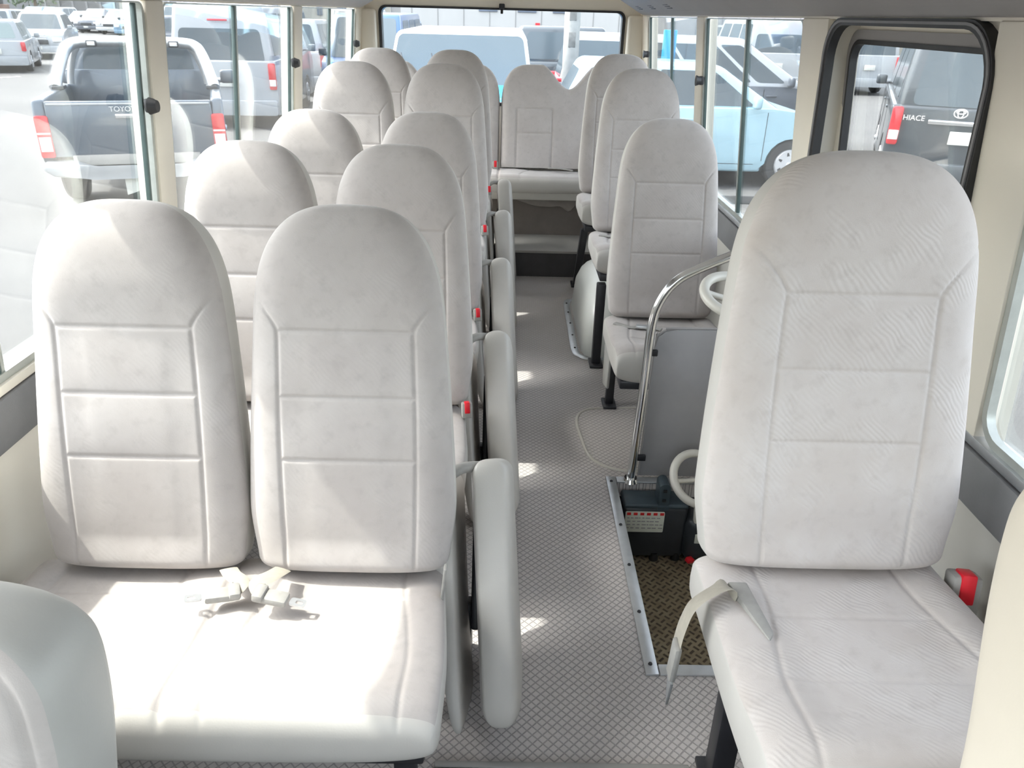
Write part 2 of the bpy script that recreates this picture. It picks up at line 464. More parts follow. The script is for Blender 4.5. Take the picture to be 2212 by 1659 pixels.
def buckle(parent, loc, rz=0, s=1.0, name='belt_buckle', tilt=0):
    bm = bmesh.new(); bm_box(bm, (0, 0, 0), (.040 * s, .034 * s, .060 * s), None, .006 * s)
    b = bm_obj(name, bm, M_BELTG, parent, loc=loc, rot=(tilt, 0, rz))
    bm = bmesh.new(); bm_box(bm, (0, -.006 * s, .012 * s), (.020 * s, .028 * s, .044 * s), None, .003 * s)
    k = bm_obj('release_button', bm, M_RED, b); tag(k, 'red release button')
    return b

# ------------------------------------------------------------------ bus shell
XLT, XLB = -.900, -.962         # inner wall x on the left at window top / sill
XRT, XRB = .785, .848
ZT, ZS = 1.34, .655
def wx(side, z):
    a, b = ((XLT, XLB) if side < 0 else (XRT, XRB))
    if z <= ZS: return b
    return b + (a - b) * (z - ZS) / (ZT - ZS)
def wall_piece(name, side, y0, y1, z0, z1, m, off=0., th=.05, bev=0, parent=None, kind='structure'):
    """slab following the wall's lean; off moves its inner face inwards (+)"""
    s = -1 if side < 0 else 1
    poly = []
    for z in (z0, z1): poly.append((wx(side, z) - s * off, z))
    for z in (z1, z0): poly.append((wx(side, z) - s * off + s * th, z))
    o = prism(name, poly, 'y', y0, y1, m, parent, bev)
    if parent is None: tag(o, kind=kind)
    return o
YF, YR = -1.55, 5.25
# floor with the step well cut out
bm = bmesh.new()
def slab(x0, x1, y0, y1, z0, z1): bm_box(bm, ((x0 + x1) / 2, (y0 + y1) / 2, (z0 + z1) / 2), (x1 - x0, y1 - y0, z1 - z0))
slab(-.98, .36, 1.0, 4.175, -.05, 0); slab(.36, .87, 1.0, 1.30, -.05, 0); slab(.36, .87, 2.062, 4.175, -.05, 0)
tag(bm_obj('floor', bm, M_FLOOR, smooth=False), kind='structure')
bm = bmesh.new(); slab(-.98, .87, YF, 1.0, -.24, -.20)
tag(bm_obj('floor_front', bm, M_RISER, smooth=False), kind='structure')
bm = bmesh.new(); slab(-.98, .87, .985, 1.0, -.2, -.012)
tag(bm_obj('trim_1', bm, M_RISER, smooth=False), kind='structure')
# step well
bm = bmesh.new(); slab(.36, .87, 1.30, 2.06, -.27, -.23)
tag(bm_obj('floor_step_well', bm, M_TREAD, smooth=False), kind='structure')
bm = bmesh.new(); slab(.355, .36, 1.295, 2.065, -.25, -.052); slab(.36, .87, 1.295, 1.30, -.25, -.052); slab(.36, .87, 2.06, 2.065, -.25, -.052)
tag(bm_obj('trim_2', bm, M_RISER, smooth=False), kind='structure')
# aluminium edging round the well (with screws) is one fitting
e = thing('step_well_edging', 'flat aluminium edging strip with screws framing the sunken step by the door', 'metal trim', (.36, 1.3, 0))
bm = bmesh.new(); bm_box(bm, (-.0125, .38, .002), (.030, .82, .007), None, .0015); bm_obj('edging_strip', bm, M_ALU, e)
bm = bmesh.new(); bm_box(bm, (.255, -.014, .002), (.50, .03, .006), None, .0015); bm_obj('edging_strip', bm, M_ALU, e)
bm = bmesh.new(); bm_box(bm, (.255, .775, .002), (.50, .03, .006), None, .0015); bm_obj('edging_strip', bm, M_ALU, e)
for yy in (0., .17, .35, .53, .76):
    bm = bmesh.new(); bmesh.ops.create_cone(bm, segments=12, radius1=.005, radius2=.004, depth=.003, cap_ends=True, matrix=Matrix.Translation((-.013, yy, .007)))
    bm_obj('screw', bm, M_BLKMET, e)
# front edge rail at the bottom of the picture
e = thing('floor_edge_rail', 'ribbed grey metal floor rail along the front edge of the aisle floor', 'floor rail', (0, 1.02, 0))
for k, (yy, zz) in enumerate(((.012, .004), (-.004, .002), (-.022, -.002))):
    bm = bmesh.new(); bm_box(bm, (.13, yy, zz), (.50, .013, .012), None, .003); bm_obj('rail_rib', bm, M_STEP, e)
bm = bmesh.new(); bm_box(bm, (.36, -.012, .003), (.10, .045, .014), None, .004); bm_obj('rail_end_cap', bm, M_STEP, e)
bm = bmesh.new(); bmesh.ops.create_cone(bm, segments=20, radius1=.02, radius2=.016, depth=.016, cap_ends=True, matrix=Matrix.Translation((.43, -.006, .008)))
bm_obj('rail_stop', bm, M_DK2, e)
# rear steps under the bench
bm = bmesh.new(); slab(-.98, .87, 4.175, 4.19, -.05, .138)
tag(bm_obj('wall_rear_riser', bm, M_RISER, smooth=False), kind='structure')
bm = bmesh.new(); slab(-.98, .87, 4.165, 4.52, .138, .150)
tag(bm_obj('floor_rear_ledge', bm, M_STEP, smooth=False), kind='structure')
bm = bmesh.new(); slab(-.98, .87, 4.52, 4.54, .15, .40)
tag(bm_obj('wall_rear_panel', bm, M_UNDER, smooth=False), kind='structure')
# side walls
for side, nm in ((-1, 'left'), (1, 'right')):
    spans = [(YF, YR)] if side < 0 else [(YF, 1.362), (2.10, YR)]
    for (a, b) in spans:
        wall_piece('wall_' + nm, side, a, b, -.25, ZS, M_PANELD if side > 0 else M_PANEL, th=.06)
        wall_piece('trim_%s_band' % nm, side, a, b, ZS - .105, ZS - .008, M_BAND, off=.012, th=.014, bev=.004)
        wall_piece('trim_%s_sill' % nm, side, a, b, ZS - .006, ZS + .014, M_ALU if side > 0 else M_PANEL, off=.006, th=.05, bev=.003)
    wall_piece('wall_%s_header' % nm, side, YF, YR, ZT, ZT + .10, M_PANEL, th=.014)
# pillars (y spans) and windows
LP = [(-1.55, -1.40), (.55, .68), (2.10, 2.205), (3.53, 3.66), (4.93, YR)]
RP = [(-1.55, -1.40), (1.20, 1.362), (2.10, 2.285), (3.47, 3.60), (4.90, YR)]
for side, nm, ps in ((-1, 'left', LP), (1, 'right', RP)):
    for (a, b) in ps: wall_piece('wall_%s_pillar' % nm, side, a, b, ZS, ZT, M_PANEL, off=.004, th=.06, bev=.004)
wall_piece('wall_right_door_header', 1, 1.335, 2.115, ZT - .001, ZT, M_PANEL)
WN = [0]
def latch(parent, side, y, z, s=1.0):
    sx = 1 if side < 0 else -1; x = wx(side, z) + sx * .012
    bm = bmesh.new()
    bm_box(bm, (x, y, z), (.022, .030, .034), None, .006)
    bmesh.ops.create_cone(bm, segments=20, radius1=.021, radius2=.014, depth=.02, cap_ends=True,
                          matrix=Matrix.Translation((x + sx * .014, y - .012, z)) @ Matrix.Rotation(PI / 2, 4, 'Y'))
    return bm_obj('window_latch', bm, M_BLACK, parent)
def window(side, y0, y1, div=None, latchy=None, latchz=1.0, z0=None, r=.03, fm=None):
    WN[0] += 1; n = 'window_%d' % WN[0]
    root = bpy.data.objects.new(n, None); COL.objects.link(root); tag(root, kind='structure')
    z0 = z0 or ZS + .012; z1 = ZT - .003; s = -1 if side < 0 else 1; fm = fm or M_ALUF
    P = lambda off: (lambda p: (wx(side, p[1]) + s * off, p[0], p[1]))
    bm = bmesh.new(); ring_frame(bm, rrect(y0, z0, y1, z1, r, 5), rrect(y0 + .014, z0 + .018, y1 - .014, z1 - .004, r * .7, 5), P(.002), P(.018))
    bm_obj('window_frame', bm, fm, root)
    yd = div if div else None
    segs = [(y0 + .012, yd), (yd, y1 - .012)] if yd else [(y0 + .012, y1 - .012)]
    for k, (a, b) in enumerate(segs):
        off = .012 + .009 * k
        bm = bmesh.new(); q = [(a, z0 + .01), (b, z0 + .01), (b, z1 - .004), (a, z1 - .004)]
        A = [bm.verts.new(P(off)(p)) for p in q]; B = [bm.verts.new(P(off + .004)(p)) for p in q]
        bm.faces.new(A); bm.faces.new(B[::-1])
        for i in range(4): bm.faces.new((A[i], B[i], B[(i + 1) % 4], A[(i + 1) % 4]))
        bm_obj('pane', bm, M_GLASS, root, smooth=False)
    if yd:
        wall_piece('sash_bar', side, yd - .008, yd + .006, z0 + .01, z1 - .004, M_GFRAME, off=-.006, th=.012, bev=.002, parent=root)
        wall_piece('sash_channel', side, yd + .007, yd + .018, z0 + .01, z1 - .004, M_ALUF, off=-.006, th=.010, bev=.002, parent=root)
    if latchy:
        wall_piece('latch_stile', side, min(latchy, y1 - .034), min(latchy, y1 - .034) + .012, z0 + .01, z1 - .004, M_GFRAME, off=-.002, th=.012, bev=.002, parent=root)
        latch(root, side, latchy + .012, latchz)
    return root
window(-1, -1.40, .55)
window(-1, .68, 2.10, 1.335, 2.045, 1.100)
window(-1, 2.205, 3.53, 2.80, 3.475, 1.125)
window(-1, 3.66, 4.93, 4.27, 4.875, 1.155)
wB = window(1, -1.40, 1.20, .25, None, z0=ZS + .012, r=.06)
window(1, 2.285, 3.47, 2.86, 3.43, 1.10)
window(1, 3.60, 4.90, 4.22, 4.85, 1.14)
# rear wall around the back window
RX0, RX1 = -.885, .765
bm = bmesh.new()
W0, W1, WZ0, WZ1 = -.812, .692, .80, 1.362
o1 = rrect(-.97, -.2, .86, 1.62, .02, 8); i1 = rrect(W0, WZ0, W1, WZ1, .045, 8)
ring_frame(bm, o1, i1, lambda p: (p[0], 5.20, p[1]), lambda p: (p[0], 5.30, p[1]))
tag(bm_obj('wall_rear', bm, M_PANEL), kind='structure')
WN[0] += 1
rw = bpy.data.objects.new('window_%d' % WN[0], None); COL.objects.link(rw); tag(rw, kind='structure')
bm = bmesh.new(); ring_frame(bm, rrect(W0 - .002, WZ0, W1 + .002, WZ1 + .002, .045, 8), rrect(W0 + .016, WZ0 + .02, W1 - .016, WZ1 - .010, .035, 8),
                             lambda p: (p[0], 5.192, p[1]), lambda p: (p[0], 5.26, p[1]))
bm_obj('window_seal', bm, M_BLACK, rw)
bm = bmesh.new(); bm_box(bm, ((W0 + W1) / 2, 5.24, (WZ0 + WZ1) / 2), (W1 - W0 - .02, .005, WZ1 - WZ0 - .02)); bm_obj('pane', bm, M_GLASS, rw)
t = thing('window_catch', 'small black catch at the top centre of the rear window', 'catch', (-.062, 5.17, 1.36))
bm = bmesh.new(); bm_box(bm, (0, 0, .012), (.034, .04, .03), None, .005); bm_box(bm, (0, -.004, -.014), (.016, .02, .03), None, .004); bm_obj('catch_body', bm, M_BLACK, t)
# rounded corner covers at the rear pillars
for nm, x0, x1 in (('left', XLT - .02, W0 - .012), ('right', W1 + .012, XRT + .02)):
    o = prism('trim_rear_pillar_' + nm, [(x0, .9), (x1 - (.0 if nm == 'left' else 0), .9), (x1, 1.34), (x0, 1.34)], 'y', 5.10, 5.2, M_PANEL, None, .02, 4); tag(o, kind='structure')
# ceiling: coves above the windows, flat roof, front header
def roofprof(off):
    return [(-.905 - off * .6, 1.42), (-.895 - off * .6, 1.46), (-.80, 1.62 + off), (-.5, 1.74 + off), (0, 1.77 + off), (.4, 1.74 + off), (.70, 1.62 + off), (.785 + off * .6, 1.46), (.80 + off * .6, 1.42)]
poly = roofprof(.0) + roofprof(.06)[::-1]
o = prism('ceiling', poly, 'y', YF, 5.25, M_CEIL); tag(o, kind='structure')
for nm, s, xt in (('left', -1, XLT), ('right', 1, XRT)):
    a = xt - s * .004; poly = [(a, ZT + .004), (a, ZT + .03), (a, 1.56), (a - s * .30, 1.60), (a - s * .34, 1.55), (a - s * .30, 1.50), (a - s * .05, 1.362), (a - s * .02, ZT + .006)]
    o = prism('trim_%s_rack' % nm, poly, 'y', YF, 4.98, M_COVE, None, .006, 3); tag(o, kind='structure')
# small dark air outlets on the underside of the right-hand rack
for k, y in enumerate((4.72, 4.30, 3.86)):
    t = thing('air_outlet', ['small dark air outlet under the right rack, farthest from the camera', 'small dark air outlet under the right rack, middle of three',
              'small dark air outlet under the right rack, closest to the camera'][k], 'air vent', (.70, y, 1.392), 0, 'air outlets under the right rack')
    t.rotation_euler = (0, .55, 0)
    bm = bmesh.new(); bm_box(bm, (0, 0, 0), (.06, .15, .014), None, .005); bm_obj('outlet_body', bm, M_COVE, t)
    for j in range(4):
        bm = bmesh.new(); bm_box(bm, (-.02 + j * .013, 0, -.008), (.005, .12, .008), None, .001); bm_obj('slat', bm, M_BLACK, t)
# front of the bus behind the camera: dash wall and windscreen
bm = bmesh.new(); bm_box(bm, (-.06, YF - .03, .22), (1.86, .06, .90)); tag(bm_obj('wall_front', bm, M_PANELD), kind='structure')
bm = bmesh.new(); bm_box(bm, (-.06, YF - .03, 1.73), (1.70, .06, .18)); tag(bm_obj('wall_front_header', bm, M_PANEL), kind='structure')
WN[0] += 1
rw = bpy.data.objects.new('window_%d' % WN[0], None); COL.objects.link(rw); tag(rw, kind='structure')
bm = bmesh.new(); bm_box(bm, (-.06, YF - .02, 1.16), (1.80, .006, .98)); bm_obj('pane', bm, M_GLASS, rw)

# ------------------------------------------------------------------ right-hand entrance door
dr = bpy.data.objects.new('door_1', None); COL.objects.link(dr); tag(dr, kind='structure')
DY0, DY1, DZ0, DZ1 = 1.345, 2.108, -.22, 1.342
Pd = lambda off: (lambda p: (wx(1, p[1]) + off, p[0], p[1]))
bm = bmesh.new(); ring_frame(bm, rrect(DY0, DZ0, DY1, DZ1, .10, 8), rrect(DY0 + .022, DZ0 + .02, DY1 - .030, DZ1 - .016, .088, 8), Pd(-.009), Pd(.012))
bmesh.ops.bevel(bm, geom=[e_ for e_ in bm.edges if e_.calc_face_angle(0) > 1.0], offset=.003, segments=2, affect='EDGES')
bm_obj('door_seal', bm, M_BLACK, dr)
bm = bmesh.new(); ring_frame(bm, rrect(DY0 + .006, DZ0 + .006, DY1 - .010, DZ1 - .005, .095, 8), rrect(DY0 + .012, DZ0 + .012, DY1 - .018, DZ1 - .010, .09, 8), Pd(-.012), Pd(-.006))
bm_obj('seal_lip', bm, M_BAND, dr)
# door leaf, its window hole through it
gl = (1.40, .62, 2.070, 1.296)
dx = .075
bm = bmesh.new(); ring_frame(bm, rrect(1.24, -.24, 2.24, 1.42, .01, 8), rrect(*gl, .05, 8), Pd(dx - .02), Pd(dx - .006)); bm_obj('door_leaf', bm, M_PANEL, dr)
bm = bmesh.new(); ring_frame(bm, rrect(gl[0] - .045, gl[1] - .03, gl[2] + .022, gl[3] + .022, .06, 8), rrect(*gl, .05, 8), Pd(dx - .026), Pd(dx - .02)); bm_obj('window_surround', bm, M_COVE, dr)
bm = bmesh.new(); ring_frame(bm, rrect(*gl, .05, 8), rrect(gl[0] + .014, gl[1] + .012, gl[2] - .009, gl[3] - .010, .042, 8), Pd(dx - .030), Pd(dx - .012)); bm_obj('window_rubber', bm, M_BLACK, dr)
bm = bmesh.new()
q = [(gl[0], gl[1]), (gl[2], gl[1]), (gl[2], gl[3]), (gl[0], gl[3])]
A = [bm.verts.new(Pd(dx - .017)(p)) for p in q]; B = [bm.verts.new(Pd(dx - .013)(p)) for p in q]
bm.faces.new(A); bm.faces.new(B[::-1])
for i in range(4): bm.faces.new((A[i], B[i], B[(i + 1) % 4], A[(i + 1) % 4]))
bm_obj('pane', bm, M_GLASS, dr, smooth=False)
# reveal between wall and door leaf
bm = bmesh.new(); ring_frame(bm, rrect(DY0 - .02, DZ0 - .02, DY1 + .02, DZ1 + .02, .1, 8), rrect(DY0 + .012, DZ0 + .012, DY1 - .012, DZ1 - .008, .09, 8), Pd(.012), Pd(dx - .018)); bm_obj('door_reveal', bm, M_PANEL, dr)

# ------------------------------------------------------------------ seats
BACK = back_mesh('backrest_mesh')
BACK2 = back_mesh('backrest_waved_mesh', W=.217, mats=[M_CLOTH2, M_VINYL])
CUSH2 = cushion_mesh('bench_cushion_mesh', .83, .42, .10, 2)
CUSH1 = cushion_mesh('single_cushion_mesh', .41, .44, .11, 1)
CUSH1W = cushion_mesh('single_cushion_waved_mesh', .440, .48, .12, 1, mats=[M_CLOTH2, M_VINYL])
def backrest(parent, me, x, y=0, z=.362, lean=LEAN):
    return addmesh('backrest', me, [None], parent, loc=(x, y, z), rot=(-lean, 0, 0))
def seat_legs(parent, xs, y0, y1, h, z0=0):
    for x in xs:
        bm = bmesh.new()
        bm_prism(bm, [(y0, z0), (y0 + .05, z0), (y0 + .035, z0 + .03), (y0 + .03, h), (y0, h)], 'x', x - .018, x + .018, .004)
        bm_obj('leg', bm, M_BLKMET, parent)
        bm = bmesh.new(); bm_prism(bm, [(y1 - .05, z0), (y1, z0), (y1, h), (y1 - .03, h)], 'x', x - .018, x + .018, .004)
        bm_obj('leg', bm, M_BLKMET, parent)
def bench(label, y, raise_, belts=True):
    """origin: floor below the foot of the backrests"""
    t = thing('bench_seat', label, 'bus seat', (-.4825, y, 0), 0, 'double bench seats on the left side')
    backrest(t, BACK, -.180, 0, .362 + raise_); backrest(t, BACK, .205, 0, .362 + raise_)
    cu = addmesh('seat_cushion', CUSH2, [None], t, loc=(-.0175, -.395, .345 + raise_), rot=(-.075, 0, 0))
    bm = bmesh.new(); bm_box(bm, (0, -.19, .275 + raise_), (.74, .34, .03), None, .006); bm_obj('seat_frame', bm, M_BLKMET, t)
    seat_legs(t, (-.33, .33), -.31, .02, .27 + raise_)
    if belts: buckle(t, (.385, -.06, .375 + raise_), .2, .7, tilt=-.2)
    return t
FR = .185
ROWY = [1.355, 2.045, 2.765, 3.50, 4.20]; ROWR = [0, 0, 0, .112, .138]
BL = ['pale grey double bench seat closest to the camera, sunlit, two belt buckles on its cushion',
      'pale grey double bench seat directly behind the sunlit front bench',
      'pale grey double bench seat third back on the left, beside the pillar between left windows',
      'raised pale grey double bench seat fourth back on the left side',
      'raised pale grey double bench seat fifth back, just before the rear bench']
benches = []
b0 = bench(BL[0], ROWY[0] - FR + .02, 0, False); benches.append(b0)
for i in range(1, 5):
    c = bench(BL[i], ROWY[i] - FR + .02, ROWR[i]); benches.append(c)
# belts lying on the first bench
def belt_piece(parent, loc, rz, flip=1):
    bm = bmesh.new(); bm_box(bm, (0, 0, 0), (.052, .030, .014), None, .005)
    bm_box(bm, (-.024 * flip, 0, .004), (.02, .036, .016), None, .005)
    b = bm_obj('belt_adjuster', bm, M_BELTG, parent, loc=loc, rot=(0, .12, rz))
    bm = bmesh.new(); ring_frame(bm, rrect(.03 * flip if flip > 0 else -.058, -.009, .058 if flip > 0 else -.03, .009, .005, 3), rrect(.040 if flip > 0 else -.053, -.004, .053 if flip > 0 else -.040, .004, .002, 3),
                                 lambda p: (p[0], p[1], -.002), lambda p: (p[0], p[1], .001))
    bm_obj('belt_tongue', bm, M_ALU, b)
    path = smooth_path([(-.020 * flip, 0, .002), (-.034 * flip, .016, .010), (-.022 * flip, .045, .006), (-.016 * flip, .085, -.010)], 5)
    bm = bmesh.new(); bm_tube(bm, path, .016, 8, sx=.09, sy=1.0, upv=(0, 0, 1)); bm_obj('belt_strap', bm, M_BELT, b)
    return b
belt_piece(b0, (-.006, -.138, .402), .35, -1); belt_piece(b0, (.088, -.142, .402), -.12, 1)
bm = bmesh.new(); bm_box(bm, (.380, -.075, .385), (.006, .02, .075), (0.0, .1, 0), .002); bm_obj('belt_slot_trim', bm, M_BELTG, b0)

def single(name, label, x, y, raise_, z0=0, waved=False, legs=True, group=None, clear=0):
    t = thing(name, label, 'bus seat', (x, y, 0), 0, group)
    backrest(t, BACK2 if waved else BACK, 0, 0, .362 + raise_)
    addmesh('seat_cushion', CUSH1W if waved else CUSH1, [None], t, loc=(0, -.455 if waved else -.415, .345 + raise_), rot=(-.075, 0, 0))
    bm = bmesh.new(); bm_box(bm, (0, -.20, .270 + raise_), (.36, .36, .03), None, .006); bm_obj('seat_frame', bm, M_BLKMET, t)
    return t
R1 = single('single_seat', 'large single seat closest on the right, fabric with a wavy weave, belt strap hanging', .546, 1.22 - FR + .03, .130, waved=True, group='single seats on the right side')
R2 = single('single_seat', 'single grey seat beside the chrome rail and partition panel', .55, 2.756 - FR + .02, 0, group='single seats on the right side')
R3 = single('single_seat', 'single grey seat over the white wheel arch on the right', .556, 3.517 - FR + .02, .112, group='single seats on the right side')
R4 = single('single_seat', 'rearmost single grey seat on the right, in front of the rear bench', .552, 4.20 - FR + .02, .138, group='single seats on the right side')
def leg_at(parent, x, y, z0, z1, w_=.036, d=.04, lean=0, name='leg'):
    bm = bmesh.new(); bm_prism(bm, [(y - d / 2, z0), (y + d / 2, z0), (y + d / 2 + lean, z1), (y - d / 2 + lean, z1)], 'x', x - w_ / 2, x + w_ / 2, .005)
    bm_box(bm, (x, y, z0 + .006), (w_ + .02, d + .05, .012), None, .003)
    return bm_obj(name, bm, M_BLKMET, parent)
leg_at(R1, -.118, -.055, 0, .39, .044, .044); leg_at(R1, .20, -.005, 0, .39, .04, .04)
leg_at(R2, -.150, .01, 0, .27, .03, .03); leg_at(R2, .15, .01, 0, .27, .03, .03)
leg_at(R3, -.17, -.375, 0, .36, lean=.0); leg_at(R3, .2, .02, 0.325, .36)
leg_at(R4, -.17, .0, 0, .385, lean=-.28); leg_at(R4, .15, .02, .15, .385)
# R2 side shield (pale) beside the front leg
bm = bmesh.new(); bm_prism(bm, [(-.16, .15), (-.05, .12), (-.03, .27), (-.17, .27)], 'x', -.190, -.180, .004); bm_obj('side_shield', bm, M_VINYLG, R2)
# belts of the right seats
buckle(R1, (.232, -.050, .470), -.15, 1.2, tilt=-.25); buckle(R2, (.235, -.07, .40), -.1, .9, tilt=-.2)
path = smooth_path([(.262, .07, .38), (.255, .03, .415), (.248, -.02, .44)], 4)
bm = bmesh.new(); bm_tube(bm, path, .018, 8, sx=.3, sy=1, upv=(0, 0, 1)); bm_obj('buckle_stalk', bm, M_BELTG, R1)
# strap over the inner side of seat R1, tongue hanging beside the step
p1 = smooth_path([(-.172, -.10, .470), (-.182, -.105, .518), (-.212, -.118, .520), (-.240, -.125, .498), (-.252, -.125, .455), (-.256, -.12, .40)], 6)
bm = bmesh.new(); bm_tube(bm, p1, .022, 10, sx=1.0, sy=.09, upv=(0, -.75, .35)); sp = bm_obj('belt_strap', bm, M_BELT, R1)
tag(sp, 'beige webbing strap hanging over the cushion edge')
bm = bmesh.new(); bm_prism(bm, [(-.180, -.088), (-.148, -.088), (-.138, -.200), (-.150, -.218)], 'z', .495, .517, .004)
bm_obj('belt_guide', bm, M_BELTG, R1)
bm = bmesh.new(); bm_box(bm, (-.258, -.128, .385), (.012, .03, .085), (.15, 0, 0), .005); bm_obj('belt_adjuster', bm, M_BELTG, R1)
bm = bmesh.new(); bm_prism(bm, [(-.142, .345), (-.115, .345), (-.13, .285)], 'x', -.262, -.257, .001); bm_obj('belt_tongue', bm, M_ALU, R1)
# belt lying on R2
bm = bmesh.new(); bm_tube(bm, smooth_path([(-.17, -.10, .375), (-.12, -.14, .376), (-.07, -.135, .380), (-.02, -.16, .378)], 5), .012, 8, sx=.3, upv=(0, 0, 1)); bo = bm_obj('belt_strap', bm, M_BELTG, R2)
bm = bmesh.new(); bm_box(bm, (-.08, -.15, .383), (.05, .022, .012), (0, 0, -.2), .004); bm_obj('belt_tongue', bm, M_ALU, R2)
bm = bmesh.new(); bm_tube(bm, smooth_path([(-.16, -.12, .49), (-.11, -.15, .492), (-.06, -.14, .49)], 5), .012, 8, sx=.3, upv=(0, 0, 1)); bm_obj('belt_strap', bm, M_BELTG, R3)

# seats nearest to the camera: only their edges show
def front_seat(name, label, x, y, z, lean, W=.24, flip=1):
    t = thing(name, label, 'bus seat', (x, y, 0))
    L = .62; ts = np.concatenate([.04 * (1 - np.cos(np.linspace(0, PI / 2, 10))), np.linspace(.04, L - .12, 60)[1:-1], L - .12 + .12 * np.sin(np.linspace(0, PI / 2, 26))])
    ff = Fn(lambda t_: .075 * cap(t_, L, .03, .12) + .002, .077); bf = Fn(lambda t_: .07 * cap(t_, L, .03, .10) + .002, .07)
    def wf(t_): return max(.002, W * (.91 - .13 * (1 - float(sm(t_, .22, .52)))) * (cap(t_, L, .02, .10, 2.6)))
    def disp(xx, t_, w_):
        return .004 * gauss(np.abs(xx) - (w_ - .03), .004) - .008 * sm(np.abs(xx), W * .5, W * .9)
    me = loft_pad(name + '_mesh', ts, wf, ff, bf, disp, 3.6, 110, 30, mats=[M_CLOTH, M_SKIRT if flip > 0 else M_VINYLG], cls=(.95, .0))
    addmesh('backrest', me, [None], t, loc=(0, 0, z), rot=(-lean, 0, 0))
    bm = bmesh.new(); bm_box(bm, (0, -.24, z - .06), (2 * W, .46, .13), None, .04, 4); bm_obj('seat_cushion', bm, M_CLOTH, t)
    bm = bmesh.new(); bm_box(bm, (0, -.22, (z - .12 - .20) / 2), (.36, .34, z - .12 + .20), None, .02); bm_obj('seat_base', bm, M_BLKMET, t)
    return t
front_seat('driver_seat', 'grey seat at the lower left corner, only the edge of its backrest showing', -.625, .555, .205, .02, .24, -1)
front_seat('front_passenger_seat', 'beige edged seat at the lower right corner, partly out of the picture', .600, .44, .44, .08, .205, 1)

# rear bench
rb = thing('rear_bench', 'full width rear bench seat under the back window with twin-peaked backrests', 'bus seat', (-.06, 4.80, .15))
def twin_back(name, x0, x1, label=None):
    """two head humps with a valley between, one pad"""
    L = .60; Wd = (x1 - x0); nx, nz = 120, 90
    def top(u):      # u 0..1 across
        v = abs(((u * 2) % 1.0) - .5) * 2 if 0 < u < 1 else 1.0
        hump = (1 - v ** 2.6)
        if (u < .5 and u * 2 < .5) or (u > .5 and (u * 2 - 1) > .5):   # outer shoulders fall further
            return .60 - .22 * (1 - (max(0, 1 - v ** 3.2)) ** (1 / 2.2))
        return .60 - .135 * float(sm(v, .18, 1.0))
    V = []; F = []
    for j in range(nz + 1):
        for i in range(nx + 1):
            u = i / nx; q = j / nz
            tz = top(min(max(u, .0005), .9995)); z = q * tz
            e = min(u, 1 - u) * Wd; ez = tz - z
            r1 = min(1, e / .05); r2 = min(1, max(0, ez) / .06)
            f = (1 - (1 - r1) ** 2.4) ** (1 / 2.4) * (1 - (1 - r2) ** 2.4) ** (1 / 2.4)
            x = x0 + u * Wd
            g = 0; lx = ((u * 2) % 1.0 - .5) * Wd / 2
            for sz in (.20, .34): g = max(g, math.exp(-((z - sz) / .005) ** 2) * (abs(lx) < .105))
            if z < .34: g = max(g, math.exp(-((abs(lx) - .105) / .0045) ** 2))
            V.append((x, -.055 * f + .005 * g, z))
    n1 = len(V)
    for j in range(nz + 1):
        for i in range(nx + 1):
            vx = V[j * (nx + 1) + i]; V.append((vx[0], -vx[1] * .7 + .004, vx[2]))
    R_ = nx + 1
    for j in range(nz):
        for i in range(nx):
            a = j * R_ + i; F.append((a, a + 1, a + 1 + R_, a + R_)); F.append((n1 + a, n1 + a + R_, n1 + a + 1 + R_, n1 + a + 1))
    for j in range(nz):
        for i in (0, nx):
            a = j * R_ + i; F.append((a, a + R_, n1 + a + R_, n1 + a))
    for i in range(nx):
        for j in (0, nz):
            a = j * R_ + i; F.append((a, a + 1, n1 + a + 1, n1 + a))
    me = pymesh(name, V, F); bm = bmesh.new(); bm.from_mesh(me); bmesh.ops.remove_doubles(bm, verts=bm.verts, dist=.0002)
    o = bm_obj('backrest', bm, M_CLOTH, rb, angle=60, loc=(0, .0, .334), rot=(-.26, 0, 0)); o['label'] = label
    return o
twin_back('rear_back_a', .008, .808, 'twin-peaked backrest on the right half'); twin_back('rear_back_b', -.805, -.002, 'twin-peaked backrest on the left half')
me = cushion_mesh('rear_cushion_mesh', 1.66, .40, .085, 2)
addmesh('seat_cushion', me, [None], rb, loc=(0, -.37, .302), rot=(-.02, 0, 0))
bm = bmesh.new(); bm_box(bm, (0, -.345, .247), (1.66, .02, .055), None, .006); bm_obj('seat_apron', bm, M_PANELD, rb)
bm = bmesh.new(); bm_box(bm, (0, -.12, .235), (1.60, .40, .03), None, .004); bm_obj('seat_frame', bm, M_UNDER, rb)
buckle(rb, (-.02, -.07, .36), 0, .8); 
bm = bmesh.new(); bm_tube(bm, smooth_path([(.30, -.08, .352), (.34, -.10, .356), (.38, -.095, .353), (.44, -.12, .35)], 5), .012, 8, sx=.3, upv=(0, 0, 1)); bm_obj('belt_strap', bm, M_BELTG, rb)
# grey cloth hanging in the opening beneath the rear bench
bm = bmesh.new(); nx = 24
vv = []
for j in range(8):
    row = []
    for i in range(nx + 1):
        u = i / nx; x = .02 + .40 * u; d = .035 + .05 * math.sin(PI * u) + (.05 * math.exp(-((u - .85) / .10) ** 2)) 
        row.append(bm.verts.new((x, 4.505 - .006 * math.sin(u * 23) * (j / 7), .405 - d * j / 7)))
    vv.append(row)
for j in range(7):
    for i in range(nx): bm.faces.new((vv[j][i], vv[j][i + 1], vv[j + 1][i + 1], vv[j + 1][i]))
o = bm_obj('cloth_valance', bm, noisy('valance_cloth', (.33, .30, .28), .9, .1, 10), None)
so_ = o.modifiers.new('solid', 'SOLIDIFY'); so_.thickness = .004
tag(o, 'grey brown cloth edge hanging under the rear bench', 'cloth')

